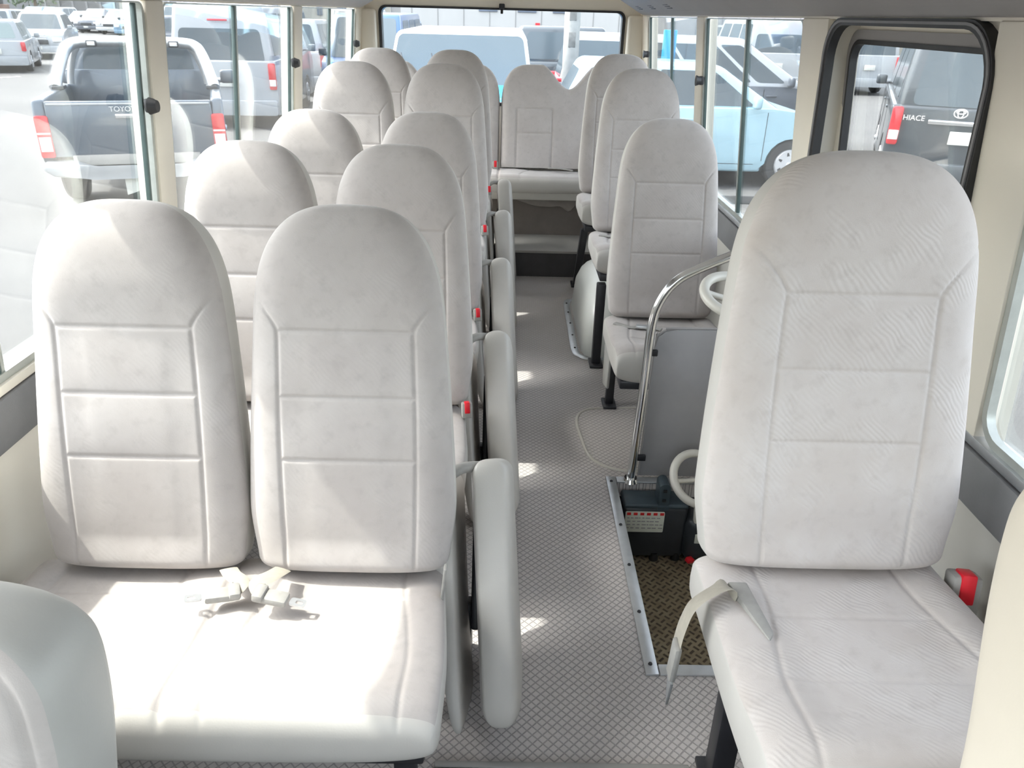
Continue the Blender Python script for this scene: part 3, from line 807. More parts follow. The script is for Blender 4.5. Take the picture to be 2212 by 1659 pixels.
# ------------------------------------------------------------------ folded jump seats along the aisle
def jump_mesh(name, Lg, Dp, T, tp=1.0, bow=0):
    """rounded slab: x thickness, y depth, z length; loft along z"""
    ts = np.concatenate([.05 * (1 - np.cos(np.linspace(0, PI / 2, 14))), np.linspace(.05, Lg - .05, 50)[1:-1], Lg - .05 + .05 * np.sin(np.linspace(0, PI / 2, 14))])
    # width axis = depth; front/back = thickness
    ff = Fn(lambda t: .5 * T * cap(t, Lg, .05, .035, 2.4) * (tp + (1 - tp) * math.sin(PI * t / Lg)) + .001, .5 * T)
    def disp(x, t, w): return .0035 * gauss(np.abs(x) - (w - .016), .0035)
    return loft_pad(name, ts, lambda t: Dp / 2 * (.84 + .16 * cap(t, Lg, .06, .045, 2.4)), ff, ff, disp, 6.5, 80, 50,
                    frame=lambda V: np.stack([V[:, 1] - bow * np.sin(PI * V[:, 2] / Lg), V[:, 0], V[:, 2]], 1), mats=[M_CLOTH, M_VINYL],
                    cls=(.90, .0), nbk=6.5)
JC = jump_mesh('jump_cushion_mesh', .515, .30, .078); JB = jump_mesh('jump_back_mesh', .49, .27, .044, .55, bow=.012)
JL = ['folded aisle jump seat closest to the camera', 'folded aisle jump seat beside the second bench', 'folded aisle jump seat beside the third bench',
      'folded aisle jump seat beside the fourth bench', 'folded aisle jump seat farthest back, next to the step up']
def jump(label):
    t = thing('jump_seat', label + ', pale pads standing upright', 'folding seat', (-.015, 1.0, 0), 0, 'folded jump seats along the aisle')
    a = math.radians(31)
    addmesh('seat_cushion', JC, [None], t, loc=(.030, .152, .030), rot=(-a, math.radians(-4.5), 0))
    o = addmesh('backrest', JB, [None], t, loc=(-.052, .140, .020), rot=(-a, math.radians(-5), 0))
    p = smooth_path([(-.095, .15, .16), (-.105, .23, .36), (-.098, .275, .48), (-.070, .29, .52), (-.02, .32, .51)], 6)
    bm = bmesh.new(); bm_tube(bm, p, .011, 10); bm_obj('support_arm', bm, M_BELTG, t)
    bm = bmesh.new(); bm_box(bm, (-.035, .34, .24), (.02, .05, .26), (-a, 0, 0), .006); bm_obj('hinge_bracket', bm, M_BLKMET, t)
    bm = bmesh.new(); bm_prism(bm, [(.28, 0), (.36, 0), (.34, .16), (.31, .16)], 'x', -.065, -.045, .003); bm_obj('leg', bm, M_BLKMET, t)
    return t
j0 = jump(JL[0])
JY = [1.0, 1.685, 2.395, 3.145, 3.865]
for i in range(1, 5):
    c = copy_tree(j0); place(c, (-.015, JY[i], 0), label=JL[i] + ', pale pads standing upright')

# ------------------------------------------------------------------ wheel arch, floor hatch
wa = thing('wheel_arch', 'glossy white wheel arch cover rising from the floor below the right seats', 'wheel arch', (.335, 3.42, 0))
bm = bmesh.new(); ny, nxx = 36, 16; rows = []
for i in range(nxx + 1):
    u = i / nxx; e = min(1, u / .35); k = (1 - (1 - e) ** 2.5) ** (1 / 2.5)
    x = .0 + .50 * u ** 1.3; row = []
    for j in range(ny + 1):
        a = PI * j / ny; ry = .30 + .075 * k; hz = .30 * (.05 + .95 * k) if u > 0 else .0
        ca, sa = math.cos(a), math.sin(a)
        row.append(bm.verts.new((x, ry * math.copysign(abs(ca) ** .75, ca), hz * sa ** .8 if sa > 0 else 0)))
    rows.append(row)
for i in range(nxx):
    for j in range(ny): bm.faces.new((rows[i][j], rows[i][j + 1], rows[i + 1][j + 1], rows[i + 1][j]))
bm_obj('arch_cover', bm, M_WHITE, wa, angle=80)
path = [(.42, -.395, .002), (.06, -.390, .002), (.0, -.365, .002), (-.025, -.30, .002), (-.025, .0, .002), (-.02, .33, .002), (.03, .36, .002)]
bm = bmesh.new(); bm_tube(bm, smooth_path(path, 6), .016, 8, sx=.22, sy=1.0, upv=(0, 0, 1)); bm_obj('arch_edging', bm, M_ALU, wa)
for yy in (-.28, -.13, .02, .17, .30):
    bm = bmesh.new(); bmesh.ops.create_cone(bm, segments=10, radius1=.005, radius2=.004, depth=.003, cap_ends=True, matrix=Matrix.Translation((-.024, yy, .007))); bm_obj('screw', bm, M_BLKMET, wa)
hp = smooth_path([(.30, 2.20, .001), (.275, 2.34, .001), (.268, 2.47, .001), (.30, 2.545, .001), (.38, 2.57, .001), (.60, 2.57, .001), (.66, 2.50, .001), (.67, 2.25, .001), (.62, 2.14, .001), (.40, 2.13, .001)], 6, True)
ht = thing('floor_hatch', 'oval floor hatch outlined by a thin metal ring next to the chrome rail', 'floor hatch', (0, 0, 0))
bm = bmesh.new(); bm_tube(bm, hp, .006, 8, closed=True, sx=.8); bm_obj('hatch_ring', bm, M_TUBE, ht)
bm = bmesh.new(); fv = [bm.verts.new((p.x, p.y, .0012)) for p in hp]; bm.faces.new(fv); bm_obj('hatch_lid', bm, M_FLOOR, ht)

# ------------------------------------------------------------------ chrome rail and partition panel
rl = thing('chrome_handrail', 'bent chrome handrail rising from the floor in front of the grey partition', 'handrail', (.41, 2.075, 0))
pth = smooth_path([(0, 0, .0), (.004, 0, .15), (.010, 0, .36), (.014, 0, .53), (.030, 0, .605), (.065, 0, .66), (.12, 0, .698), (.235, 0, .752), (.33, 0, .80), (.415, 0, .82)], 7)
bm = bmesh.new(); bm_tube(bm, pth, .0135, 16); bm_obj('rail_tube', bm, M_CHROME, rl)
bm = bmesh.new(); bmesh.ops.create_cone(bm, segments=24, radius1=.026, radius2=.020, depth=.012, cap_ends=True, matrix=Matrix.Translation((0, 0, .006))); bm_obj('base_flange', bm, M_CHROME, rl)
pp = thing('partition_panel', 'dark grey partition panel with rounded top corner behind the chrome rail', 'partition', (.425, 2.09, 0))
outl = [(.012, .01), (.42, .01), (.42, .535), (.40, .525), (.37, .515), (.08, .512), (.045, .505), (.025, .488), (.020, .455)]
bm = bmesh.new(); bm_prism(bm, outl, 'y', 0, .012, .002); bm_obj('panel', bm, M_MOD, pp)
bm = bmesh.new(); bm_tube(bm, smooth_path([(.012, .006, .01), (.020, .006, .455), (.025, .006, .488), (.045, .006, .507), (.08, .006, .514), (.37, .006, .517), (.42, .006, .537)], 4), .004, 8)
bm_obj('edge_trim', bm, M_COVE, pp)
bm = bmesh.new()
for z in (.08, .44): bm_box(bm, (.012, -.006, z), (.03, .012, .02), None, .003)
bm_obj('clamp', bm, M_BLKMET, pp)
# beige ring-shaped grab handles
def ring_handle(label, loc, rot, R, r):
    t = thing('grab_ring', label, 'grab handle', loc)
    bm = bmesh.new(); bm_tube(bm, [(R * math.cos(a), R * math.sin(a) , 0) for a in np.linspace(0, 2 * PI, 40, endpoint=False)], r, 14, closed=True)
    o = bm_obj('ring', bm, M_TUBE, t, rot=rot)
    bm = bmesh.new()
    bm_tube(bm, smooth_path([(-R, 0, 0), (-R * .3, .0, -.012), (R * .3, 0, -.012), (R, 0, 0)], 5), r * .6, 10)
    bm_obj('spoke', bm, M_TUBE, t, rot=rot)
    return t
g1 = ring_handle('upper beige ring handle above the partition, half hidden by the right front seat', (.605, 1.93, .675), (.35, .10, 0), .082, .0135)
bm = bmesh.new(); bm_tube(bm, smooth_path([(.075, .01, .0), (.16, .03, -.03), (.235, .04, -.05)], 5), .010, 10); bm_obj('bracket', bm, M_TUBE, g1)
g2 = ring_handle('lower beige ring handle beside the black box in the step well', (.590, 1.96, .085), (.75, .05, .3), .080, .0125)
bm = bmesh.new(); bm_tube(bm, smooth_path([(0, 0, -.01), (.01, .0, -.10), (.02, .0, -.31)], 5), .009, 10); bm_obj('stem', bm, M_TUBE, g2)

# ------------------------------------------------------------------ black box with the warning label in the well
bx = thing('black_equipment_box', 'black plastic box with red and white warning label standing in the step well', 'equipment box', (.47, 1.935, -.23))
bm = bmesh.new(); bm_prism(bm, [(-.085, 0.01), (.11, .01), (.11, .200), (-.092, .200)], 'y', .035, .115, .012, 3); bm_obj('box_body', bm, M_DK, bx)
bm = bmesh.new(); bm_prism(bm, [(-.095, .196), (.112, .196), (.106, .212), (-.090, .212)], 'y', .033, .117, .006, 3); bm_obj('box_lid', bm, M_DK2, bx)
bm = bmesh.new(); bm_prism(bm, rrect(.012, .190, .046, .285, [.002, .002, .016, .016], 5), 'y', .034, .09, .006, 3); bm_obj('lid_bracket', bm, M_DK2, bx)
for z_, y_ in ((.262, .033), (.228, .033)):
    bm = bmesh.new(); bm_box(bm, (.029, y_, z_), (.012, .006, .010), None, .002); bm_obj('bracket_hole', bm, M_BLACK, bx)
bm = bmesh.new(); bm_box(bm, (.17, .06, .09), (.13, .10, .16), None, .03, 4); bm_obj('motor_housing', bm, M_DK, bx)
lb = bm_obj('warning_label', (lambda b: (bm_prism(b, rrect(-.085, .112, .036, .186, .004, 3), 'y', .0295, .0345), b)[1])(bmesh.new()), M_LABEL, bx)
bm = bmesh.new()
for k in range(6): bm_box(bm, (-.075 + k * .0205, .0288, .180), (.012, .001, .009))
bm_obj('label_mark', bm, M_LABR, lb, smooth=False)
bm = bmesh.new(); random.seed(3)
for r_ in range(4):
    xx = -.079
    while xx < .024:
        l_ = random.uniform(.004, .014); bm_box(bm, (xx + l_ / 2, .0288, .165 - r_ * .0125), (l_, .001, .0028)); xx += l_ + random.uniform(.002, .007)
bm_obj('label_text', bm, M_VENT, lb, smooth=False)
bm = bmesh.new(); bm_box(bm, (.150, .0085, .105), (.034, .004, .034), None, .002); l2 = bm_obj('small_label', bm, M_LABEL, bx)
bm = bmesh.new(); bm_box(bm, (.153, .005, .103), (.012, .002, .014)); bm_obj('label_mark', bm, M_LABR, l2)
for (x_, y_) in ((-.06, .045), (.02, .04), (.09, .045)):
    bm = bmesh.new(); bmesh.ops.create_cone(bm, segments=14, radius1=.015, radius2=.012, depth=.03, cap_ends=True, matrix=Matrix.Translation((x_, y_, .012)))
    bm_obj('foot_mount', bm, M_BLACK, bx)
bm = bmesh.new(); bm_box(bm, (.125, -.0, .03), (.026, .02, .016), (.2, .3, .6), .004); k_ = bm_obj('release_lever', bm, M_RED, bx); tag(k_, 'small red lever')

# black vertical belt strip on the right wall behind seat R2
o = wall_piece('wall_belt_cover', 1, 2.52, 2.58, .02, .56, M_BLACK, off=.022, th=.02, bev=.004); o.name = 'belt_cover'
if 'kind' in o: del o['kind']
tag(o, 'narrow black vertical cover strip on the right wall below the window', 'cover strip')

# ------------------------------------------------------------------ ground outside
GZ = -.68
bm = bmesh.new(); bmesh.ops.create_grid(bm, x_segments=1, y_segments=1, size=220, matrix=Matrix.Translation((0, 90, GZ)))
tag(bm_obj('ground', bm, M_ROAD, smooth=False), kind='structure')
for k, (x, y, a) in enumerate(((-16.3, 21.2, .5), (-15.6, 22.4, .5), (-14.7, 23.9, .5), (-13.5, 25.6, .5))):
    t = thing('lane_dash', ['short white lane dash closest to the left picture edge', 'second short white lane dash from the left picture edge',
                            'third short white lane dash, beside the shadow of the white wagon', 'white lane dash nearest the silver roll bar'][k], 'road marking', (x, y, GZ), -a, 'lane dashes on the road')
    bm = bmesh.new(); bm_box(bm, (0, 0, .004), (.12, 1.0, .008)); bm_obj('paint_dash', bm, M_LINE, t)
bm = bmesh.new(); bm_box(bm, (2.43, 10.62, GZ + .05), (4.06, 2.5, .10), None, .01)
tag(bm_obj('ground_pavement', bm, M_ROAD, smooth=False), kind='structure')
# kerb seen through the right window
kb = thing('kerb', 'weathered concrete kerb lying on the ground by the pale blue car', 'kerb', (3.2, 8.75, GZ), .16)
for k in range(9):
    bm = bmesh.new(); bm_box(bm, (-2.6 + k * .62, 0, .03), (.60, .42, .07), None, .015); bm_obj('kerb_stone', bm, M_KERB, kb)

# ------------------------------------------------------------------ vehicles
def quad_panel(bm, Q, u0, u1, v0, v1, r=.08, off=.006, th=.014, n=4):
    P00, P10, P11, P01 = [Vector(q) for q in Q]
    nn = (P10 - P00).cross(P01 - P00).normalized()
    cen = (P00 + P10 + P11 + P01) / 4
    if nn.dot(Vector((cen.x, cen.y - QC[0], 0))) < 0: nn = -nn
    wid = ((P10 - P00).length + (P11 - P01).length) / 2; hei = ((P01 - P00).length + (P11 - P10).length) / 2
    pts = rrect(0, 0, (u1 - u0) * wid, (v1 - v0) * hei, r, n)
    A = []; B = []
    for (a, b) in pts:
        u = u0 + a / wid; v = v0 + b / hei
        p = (P00 * (1 - u) + P10 * u) * (1 - v) + (P01 * (1 - u) + P11 * u) * v
        A.append(bm.verts.new(p + nn * off)); B.append(bm.verts.new(p + nn * (off - th)))
    bm.faces.new(A); bm.faces.new(B[::-1]); m = len(pts)
    for i in range(m): bm.faces.new((A[i], B[i], B[(i + 1) % m], A[(i + 1) % m]))
QC = [0.0]
_wheels = {}
def wheel(parent, x, y, r, wd=.20, detail=True):
    s = 1 if x > 0 else -1
    key = (round(r, 3), detail)
    if key not in _wheels:
        bm = bmesh.new(); prof = [(r * .62, -wd / 2), (r * .93, -wd / 2), (r, -wd / 2 + .03), (r, wd / 2 - .03), (r * .93, wd / 2), (r * .64, wd / 2), (r * .60, wd / 2 - .02)]
        N = 32 if detail else 18; rg = []
        for (rr, xx) in prof: rg.append([bm.verts.new((xx, rr * math.cos(2 * PI * k / N), rr * math.sin(2 * PI * k / N))) for k in range(N)])
        for i in range(len(prof) - 1):
            for k in range(N): bm.faces.new((rg[i][k], rg[i][(k + 1) % N], rg[i + 1][(k + 1) % N], rg[i + 1][k]))
        bm.faces.new(rg[0]); bm.faces.new(rg[-1][::-1]); bmesh.ops.recalc_face_normals(bm, faces=bm.faces)
        me = bpy.data.meshes.new('tyre_mesh'); bm.to_mesh(me); bm.free(); me.materials.append(M_TYRE); me.shade_smooth(); me.set_sharp_from_angle(angle=.7)
        bm = bmesh.new(); bmesh.ops.create_cone(bm, segments=N, radius1=r * .62, radius2=r * .56, depth=.03, cap_ends=True, matrix=Matrix.Translation((wd / 2, 0, 0)) @ Matrix.Rotation(PI / 2, 4, 'Y'))
        bmesh.ops.create_cone(bm, segments=12, radius1=r * .14, radius2=r * .10, depth=.03, cap_ends=True, matrix=Matrix.Translation((wd / 2 + .02, 0, 0)) @ Matrix.Rotation(PI / 2, 4, 'Y'))
        me2 = bpy.data.meshes.new('hub_mesh'); bm.to_mesh(me2); bm.free(); me2.materials.append(M_HUB); me2.shade_smooth(); me2.set_sharp_from_angle(angle=.6)
        me3 = None
        if detail:
            bm = bmesh.new()
            for k in range(7):
                a = 2 * PI * k / 7; c, s_ = math.cos(a), math.sin(a)
                pts = [(-.055, .36), (.055, .36), (.03, .50), (-.03, .50)]
                vs = [bm.verts.new((wd / 2 + .017, (p[1] * c - p[0] * s_) * r, (p[1] * s_ + p[0] * c) * r)) for p in pts]; bm.faces.new(vs)
                vs2 = [bm.verts.new(v.co - Vector((.01, 0, 0))) for v in vs]; bm.faces.new(vs2[::-1])
                for i in range(4): bm.faces.new((vs[i], vs2[i], vs2[(i + 1) % 4], vs[(i + 1) % 4]))
            me3 = bpy.data.meshes.new('slot_mesh'); bm.to_mesh(me3); bm.free(); me3.materials.append(M_BLACK)
        _wheels[key] = (me, me2, me3)
    me, me2, me3 = _wheels[key]
    w_ = bpy.data.objects.new('wheel', me); COL.objects.link(w_); w_.parent = parent; w_.location = (x, y, r); w_.rotation_euler = (0, 0, 0 if s > 0 else PI)
    h = bpy.data.objects.new('hub_cap', me2); COL.objects.link(h); h.parent = w_
    if me3: q = bpy.data.objects.new('hub_slots', me3); COL.objects.link(q); q.parent = w_
    return w_
def arch_poly(L, zb, wheels, top):
    """closed side outline (y,z): y from -L/2 (rear) to L/2 (front); top given rear->front; wheel arches cut out"""
    pts = [(-L / 2 + .05, zb)]
    for (wy, wr) in sorted(wheels):
        R_ = wr + .055; zc_ = wr
        dz = max(-.98, min(.98, (zb - zc_) / R_)); a0 = math.asin(dz)
        for k in range(13):
            a = PI - a0 + (a0 * 2 - PI) * k / 12
            pts.append((wy + R_ * math.cos(a), zc_ + R_ * math.sin(a)))
    pts.append((L / 2 - .05, zb)); pts += top[::-1]
    return pts
SPEC = {
 'hatch': dict(L=3.75, W=1.68, H=1.44, belt=.93, zb=.20, wh=((-1.17, .30), (1.17, .30)), top=[(-1.87, .55), (-1.83, .90), (-1.76, .95), (.86, .95), (1.30, .90), (1.72, .78), (1.86, .55)],
               cab=(-1.72, 1.06, -1.42, .22), wt=.60, side=[(.06, .18), (.215, .50), (.525, .90)], rear=(.10, .90, .18, .80)),
 'wagon': dict(L=4.2, W=1.68, H=1.50, belt=.90, zb=.22, wh=((-1.25, .30), (1.25, .30)), top=[(-2.08, .5), (-2.05, .90), (-2.0, .92), (.95, .92), (1.6, .84), (2.0, .72), (2.08, .5)],
               cab=(-1.98, 1.10, -1.78, .38), wt=.62, side=[(.05, .30), (.33, .58), (.61, .90)], rear=(.10, .90, .20, .85)),
 'suv': dict(L=4.65, W=1.90, H=1.65, belt=1.02, zb=.26, wh=((-1.4, .36), (1.42, .36)), top=[(-2.3, .6), (-2.27, .98), (-2.2, 1.04), (.95, 1.06), (1.75, 1.0), (2.18, .88), (2.31, .6)],
             cab=(-2.1, 1.15, -1.75, .35), wt=.68, side=[(.08, .25), (.28, .55), (.58, .90)], rear=(.1, .9, .2, .85)),
 'minivan': dict(L=4.75, W=1.78, H=1.78, belt=1.05, zb=.22, wh=((-1.45, .33), (1.42, .33)), top=[(-2.35, .6), (-2.33, 1.02), (-2.3, 1.07), (1.40, 1.07), (1.95, .98), (2.28, .80), (2.36, .5)],
                 cab=(-2.29, 1.80, -2.10, .62), wt=.66, side=[(.04, .28), (.30, .545), (.565, .79), (.815, .93)], rear=(.1, .9, .15, .85)),
 'van': dict(L=4.70, W=1.70, H=1.98, belt=1.10, zb=.24, wh=((-1.25, .33), (1.32, .33)), top=[(-2.33, .5), (-2.33, 1.12), (-2.30, 1.14), (2.0, 1.14), (2.25, 1.05), (2.34, .9), (2.35, .4)],
             cab=(-2.30, 2.12, -2.16, 1.45), wt=.70, side=[(.05, .33), (.36, .63), (.67, .92)], rear=(.10, .90, .10, .80)),
 'hivan': dict(L=4.90, W=1.86, H=2.06, belt=1.12, zb=.24, wh=((-1.25, .33), (1.32, .33)), top=[(-2.43, .5), (-2.43, 1.14), (-2.40, 1.16), (2.1, 1.16), (2.35, 1.05), (2.44, .9), (2.45, .4)],
             cab=(-2.40, 2.20, -2.25, 1.55), wt=.76, side=[(.05, .33), (.36, .63), (.67, .92)], rear=(.08, .92, .04, .60)),
 'boxy': dict(L=4.30, W=1.88, H=1.83, belt=1.22, zb=.32, wh=((-1.30, .39), (1.35, .39)), top=[(-2.1, .6), (-2.1, 1.18), (-2.05, 1.24), (.75, 1.24), (1.9, 1.16), (2.10, 1.02), (2.15, .6)],
              cab=(-2.03, .98, -1.92, .62), wt=.80, side=[(.05, .30), (.33, .58), (.62, .92)], rear=(.1, .9, .15, .85)),
 'truckcab': dict(L=4.4, W=1.75, H=2.0, belt=1.15, zb=.35, wh=((-1.2, .33), (1.3, .33)), top=[(-2.15, .75), (-2.15, .95), (.55, .95), (.60, 1.15), (2.0, 1.15), (2.15, .9), (2.17, .5)],
              cab=(.62, 2.05, .68, 1.70), wt=.74, side=[(.2, .9)], rear=(.1, .9, .2, .85)),
}
def car(label, cat, kind, loc, rz, pnt, detail=1, roof=None, glass=None, group=None, name=None, L=None):
    sp = SPEC[kind]; gls = glass or M_CGLASS
    t = thing(name or {'hatch': 'hatchback_car', 'wagon': 'station_wagon', 'suv': 'suv_car', 'minivan': 'minivan', 'van': 'van', 'hivan': 'van', 'boxy': 'off_road_car', 'truckcab': 'small_truck'}[kind],
              label, cat, (loc[0], loc[1], GZ + (loc[2] if len(loc) > 2 else 0)), rz, group)
    W = sp['W']; H = sp['H']; Lc = sp['L']; hw = W / 2
    bm = bmesh.new(); bm_prism(bm, arch_poly(Lc, sp['zb'], sp['wh'], sp['top']), 'x', -hw, hw, .055 if detail else .05, 3 if detail else 2)
    bm_obj('body', bm, pnt, t, angle=35)
    bm = bmesh.new(); bm_box(bm, (0, 0, sp['zb'] + .15), (W - .16, Lc - .3, .32), None, .02); bm_obj('underbody', bm, M_BLACK, t)
    yb0, yb1, yt0, yt1 = sp['cab']; wt = sp['wt']; wb = hw - .035; zb = sp['belt'] - .05
    QC[0] = (yb0 + yb1) / 2
    V = [(-wb, yb0, zb), (wb, yb0, zb), (wb, yb1, zb), (-wb, yb1, zb), (-wt, yt0, H), (wt, yt0, H), (wt, yt1, H - .02), (-wt, yt1, H - .02)]
    bm = bmesh.new(); vv = [bm.verts.new(v) for v in V]
    for f in ((0, 3, 2, 1), (4, 5, 6, 7), (0, 1, 5, 4), (1, 2, 6, 5), (2, 3, 7, 6), (3, 0, 4, 7)): bm.faces.new([vv[i] for i in f])
    bmesh.ops.bevel(bm, geom=list(bm.edges), offset=.085 if detail else .07, segments=4 if detail else 2, affect='EDGES', profile=.5)
    bm_obj('cabin', bm, roof or pnt, t, angle=35)
    ins = .085
    QL = (V[0], V[3], V[7], V[4]); QR = (V[1], V[2], V[6], V[5]); QB = (V[0], V[1], V[5], V[4]); QF = (V[3], V[2], V[6], V[7])
    for Q in (QL, QR):
        for (a, b) in sp['side']:
            bm = bmesh.new(); quad_panel(bm, Q, a, b, .16, .86, .05); bm_obj('side_window', bm, gls, t)
    bm = bmesh.new(); quad_panel(bm, QF, *((.03, .97, .02, .93) if kind == 'boxy' else (.07, .93, .08, .90)), .07); bm_obj('windscreen', bm, gls, t)
    ru0, ru1, rv0, rv1 = sp['rear']
    bm = bmesh.new(); quad_panel(bm, QB, ru0, ru1, rv0, rv1, .08); bm_obj('rear_window', bm, gls, t)
    for (wy, wr) in sp['wh']:
        for s in (-1, 1): wheel(t, s * (hw - .11), wy, wr, .20, bool(detail))
    yr = -Lc / 2 - .004; yf = Lc / 2
    tz0, tz1 = (.68, 1.12) if kind in ('van', 'hivan', 'minivan') else ((.62, .88))
    for s in (-1, 1):
        bm = bmesh.new(); bm_prism(bm, rrect(*( (hw - .135, tz0, hw - .012, tz1) if s > 0 else (-hw + .012, tz0, -hw + .135, tz1)), .03, 4), 'y', -Lc / 2 - .012, -Lc / 2 + .16, .008)
        bm_obj('tail_light', bm, M_TAIL, t)
        if kind in ('van', 'hivan'):
            bm = bmesh.new(); bm_prism(bm, [(s * (hw - .128), tz0 + .06), (s * (hw - .018), tz0 + .06), (s * (hw - .018), tz0 + .17), (s * (hw - .128), tz0 + .17)], 'y', -Lc / 2 - .018, -Lc / 2 + .02, .002); bm_obj('reversing_lamp', bm, M_CLEAR, t)
        bm = bmesh.new(); bm_box(bm, (s * (hw - .24), yf - .05, .70 if kind != 'boxy' else .92), (.32, .16, .15), (0, 0, -s * .2), .03, 3); bm_obj('headlight', bm, M_CLEAR, t)
        my = yb1 - .42 if kind != 'boxy' else yb1 - .15
        bm = bmesh.new(); bm_box(bm, (s * (hw + .09), my, sp['belt'] + .10), (.16, .09, .15), None, .035, 3); bm_box(bm, (s * (hw - .0), my, sp['belt'] + .05), (.10, .04, .04), None, .01)
        bm_obj('wing_mirror', bm, pnt if detail and kind != 'boxy' else M_DK, t)
    bm = bmesh.new(); bm_prism(bm, rrect(-hw + .02, sp['zb'], hw - .02, sp['zb'] + .26, .05, 4), 'y', -Lc / 2 - .06, -Lc / 2 + .08, .03, 3); bm_obj('rear_bumper', bm, pnt, t)
    bm = bmesh.new(); bm_prism(bm, rrect(-hw + .03, sp['zb'], hw - .03, sp['zb'] + .22, .05, 4), 'y', yf - .10, yf + .06, .03, 3); bm_obj('front_bumper', bm, pnt, t)
    bm = bmesh.new(); bm_box(bm, (0, yf + .0, .62 if kind != 'boxy' else .90), (W * .42, .05, .16), None, .01); bm_obj('grille', bm, M_DK, t)
    bm = bmesh.new(); bm_box(bm, (0, yf + .07, .42), (.33, .012, .12), None, .003); bm_obj('number_plate', bm, M_PLATE, t)
    bm = bmesh.new(); bm_box(bm, (0, yr - .012, .80 if kind in ('van', 'hivan', 'minivan') else .62), (.33, .02, .15), None, .003); bm_obj('number_plate', bm, M_PLATE, t)
    if detail:
        for s in (-1, 1):
            bm = bmesh.new()
            for (a, b) in sp['side'][1:]:
                y = yb0 + (yb1 - yb0) * a + .05
                bm_box(bm, (s * (hw + .006), y + .03, sp['belt'] - .12), (.03, .17, .032), None, .01)
            bm_obj('door_handle', bm, pnt, t)
            bm = bmesh.new()
            for (a, b) in sp['side'][1:]:
                for e_ in (a - .012, b + .012):
                    y = yb0 + (yb1 - yb0) * e_; bm_box(bm, (s * (hw + .0005), y, (sp['belt'] + sp['zb'] + .12) / 2), (.004, .007, sp['belt'] - sp['zb'] - .16))
            bm_box(bm, (s * (hw + .0005), 0, sp['zb'] + .10), (.004, (sp['wh'][1][0] - sp['wh'][0][0]) - .9, .006))
            bm_obj('door_gap', bm, M_DK, t)
    return t
# right-hand side
car('pale blue small hatchback parked side-on outside the right window, wheel cover showing', 'car', 'hatch', (2.32, 10.66, .10), -PI / 2, P_ICE)
mv = car('large dark grey minivan with pale roof parked behind the pale blue hatchback', 'minivan', 'minivan', (3.05, 13.95), -PI / 2, P_DKGREY, roof=P_SILVER, glass=M_CGLASS)
bv = car('graphite van seen through the entrance door window, red tail light and silver trim bar', 'van', 'van', (6.34, 11.70), -.40, P_BLKVAN, name='van')
Lv = 4.70
bm = bmesh.new(); bm_box(bm, (0, -Lv / 2 - .025, .97), (.86, .03, .055), None, .01); bm_obj('chrome_garnish', bm, M_CHROME, bv)
bm = bmesh.new()
for (rx, rz_) in ((.072, .050), (.030, .048), (.048, .020)):
    bm_tube(bm, [(-.10 + rx * math.cos(a), -Lv / 2 - .016, 1.08 + (.016 if rx == .048 else 0) + rz_ * math.sin(a)) for a in np.linspace(0, 2 * PI, 28, endpoint=False)], .0065, 6, closed=True)
bm_obj('oval_emblem', bm, M_CLEAR, bv)
def lettering(txt, parent, loc, rot, size, m, name='lettering'):
    cu = bpy.data.curves.new(name, 'FONT'); cu.body = txt; cu.size = size; cu.extrude = .003; cu.align_x = 'CENTER'; cu.align_y = 'CENTER'
    tmp = bpy.data.objects.new(name, cu); me = bpy.data.meshes.new_from_object(tmp); bpy.data.objects.remove(tmp)
    me.materials.clear(); me.materials.append(m)
    o = bpy.data.objects.new(name, me); COL.objects.link(o); o.parent = parent; o.location = loc; o.rotation_euler = rot
    return o
lettering('HIACE', bv, (-.59, -Lv / 2 - .014, 1.0), (PI / 2, 0, 0), .085, M_CLEAR)
car('white high-roof van far behind the pale blue hatchback, seen from its back', 'van', 'hivan', (8.05, 27.6), 0, P_WHITE, 0, group='distant vehicles to the right')
car('white van at the far right, cut by the window pillar beside another white van', 'van', 'hivan', (11.0, 27.9), 0, P_WHITE, 0, group='distant vehicles to the right')
car('white small truck far off above the dark minivan roof', 'truck', 'truckcab', (12.5, 37), PI, P_WHITE, 0, group='distant vehicles to the right')
car('white minivan far off above the dark minivan roof', 'minivan', 'minivan', (11.8, 43), PI + .1, P_WHITE, 0, group='distant vehicles to the right')
car('red car far away, showing at the left edge of the door window', 'car', 'hatch', (16.6, 43), 0, P_RED, 0)
sg = thing('blue_sign_board', 'tall bright blue upright board in front of the dark grey minivan', 'sign board', (2.36, 12.55, GZ))
bm = bmesh.new(); bm_box(bm, (0, 0, .93), (.20, .05, 1.86), None, .012); bm_obj('board', bm, P_BLUE, sg)
bm = bmesh.new(); bm_box(bm, (0, 0, .02), (.30, .30, .04), None, .01); bm_obj('foot', bm, M_KERB, sg)
# behind the bus
fj = car('off-road car with bright blue bonnet, white roof and wide dark windscreen behind the bus', 'car', 'boxy', (-.62, 11.0), PI, P_BLUE, roof=P_WHITE)
for (x, y, rot) in ((-.25, 1.02, .5), (.25, 1.02, .5), (.62, 1.02, .5)):
    bm = bmesh.new(); bm_tube(bm, [(x, y, 1.27), (x + .10, y - .18, 1.56)], .008, 6); bm_obj('wiper', bm, M_DK, fj)
bm = bmesh.new(); bm_box(bm, (-.28, 1.08, 1.265), (.10, .06, .03), None, .008); bm_obj('washer_pod', bm, M_DK2, fj)
jp = car('black boxy off-road car behind the bright blue bonnet, spare wheel at its side', 'car', 'boxy', (.95, 17.6), 0, P_BLKVAN)
bm = bmesh.new(); bmesh.ops.create_cone(bm, segments=32, radius1=.36, radius2=.36, depth=.22, cap_ends=True, matrix=Matrix.Translation((.42, -2.28, 1.10)) @ Matrix.Rotation(PI / 2, 4, 'X'))
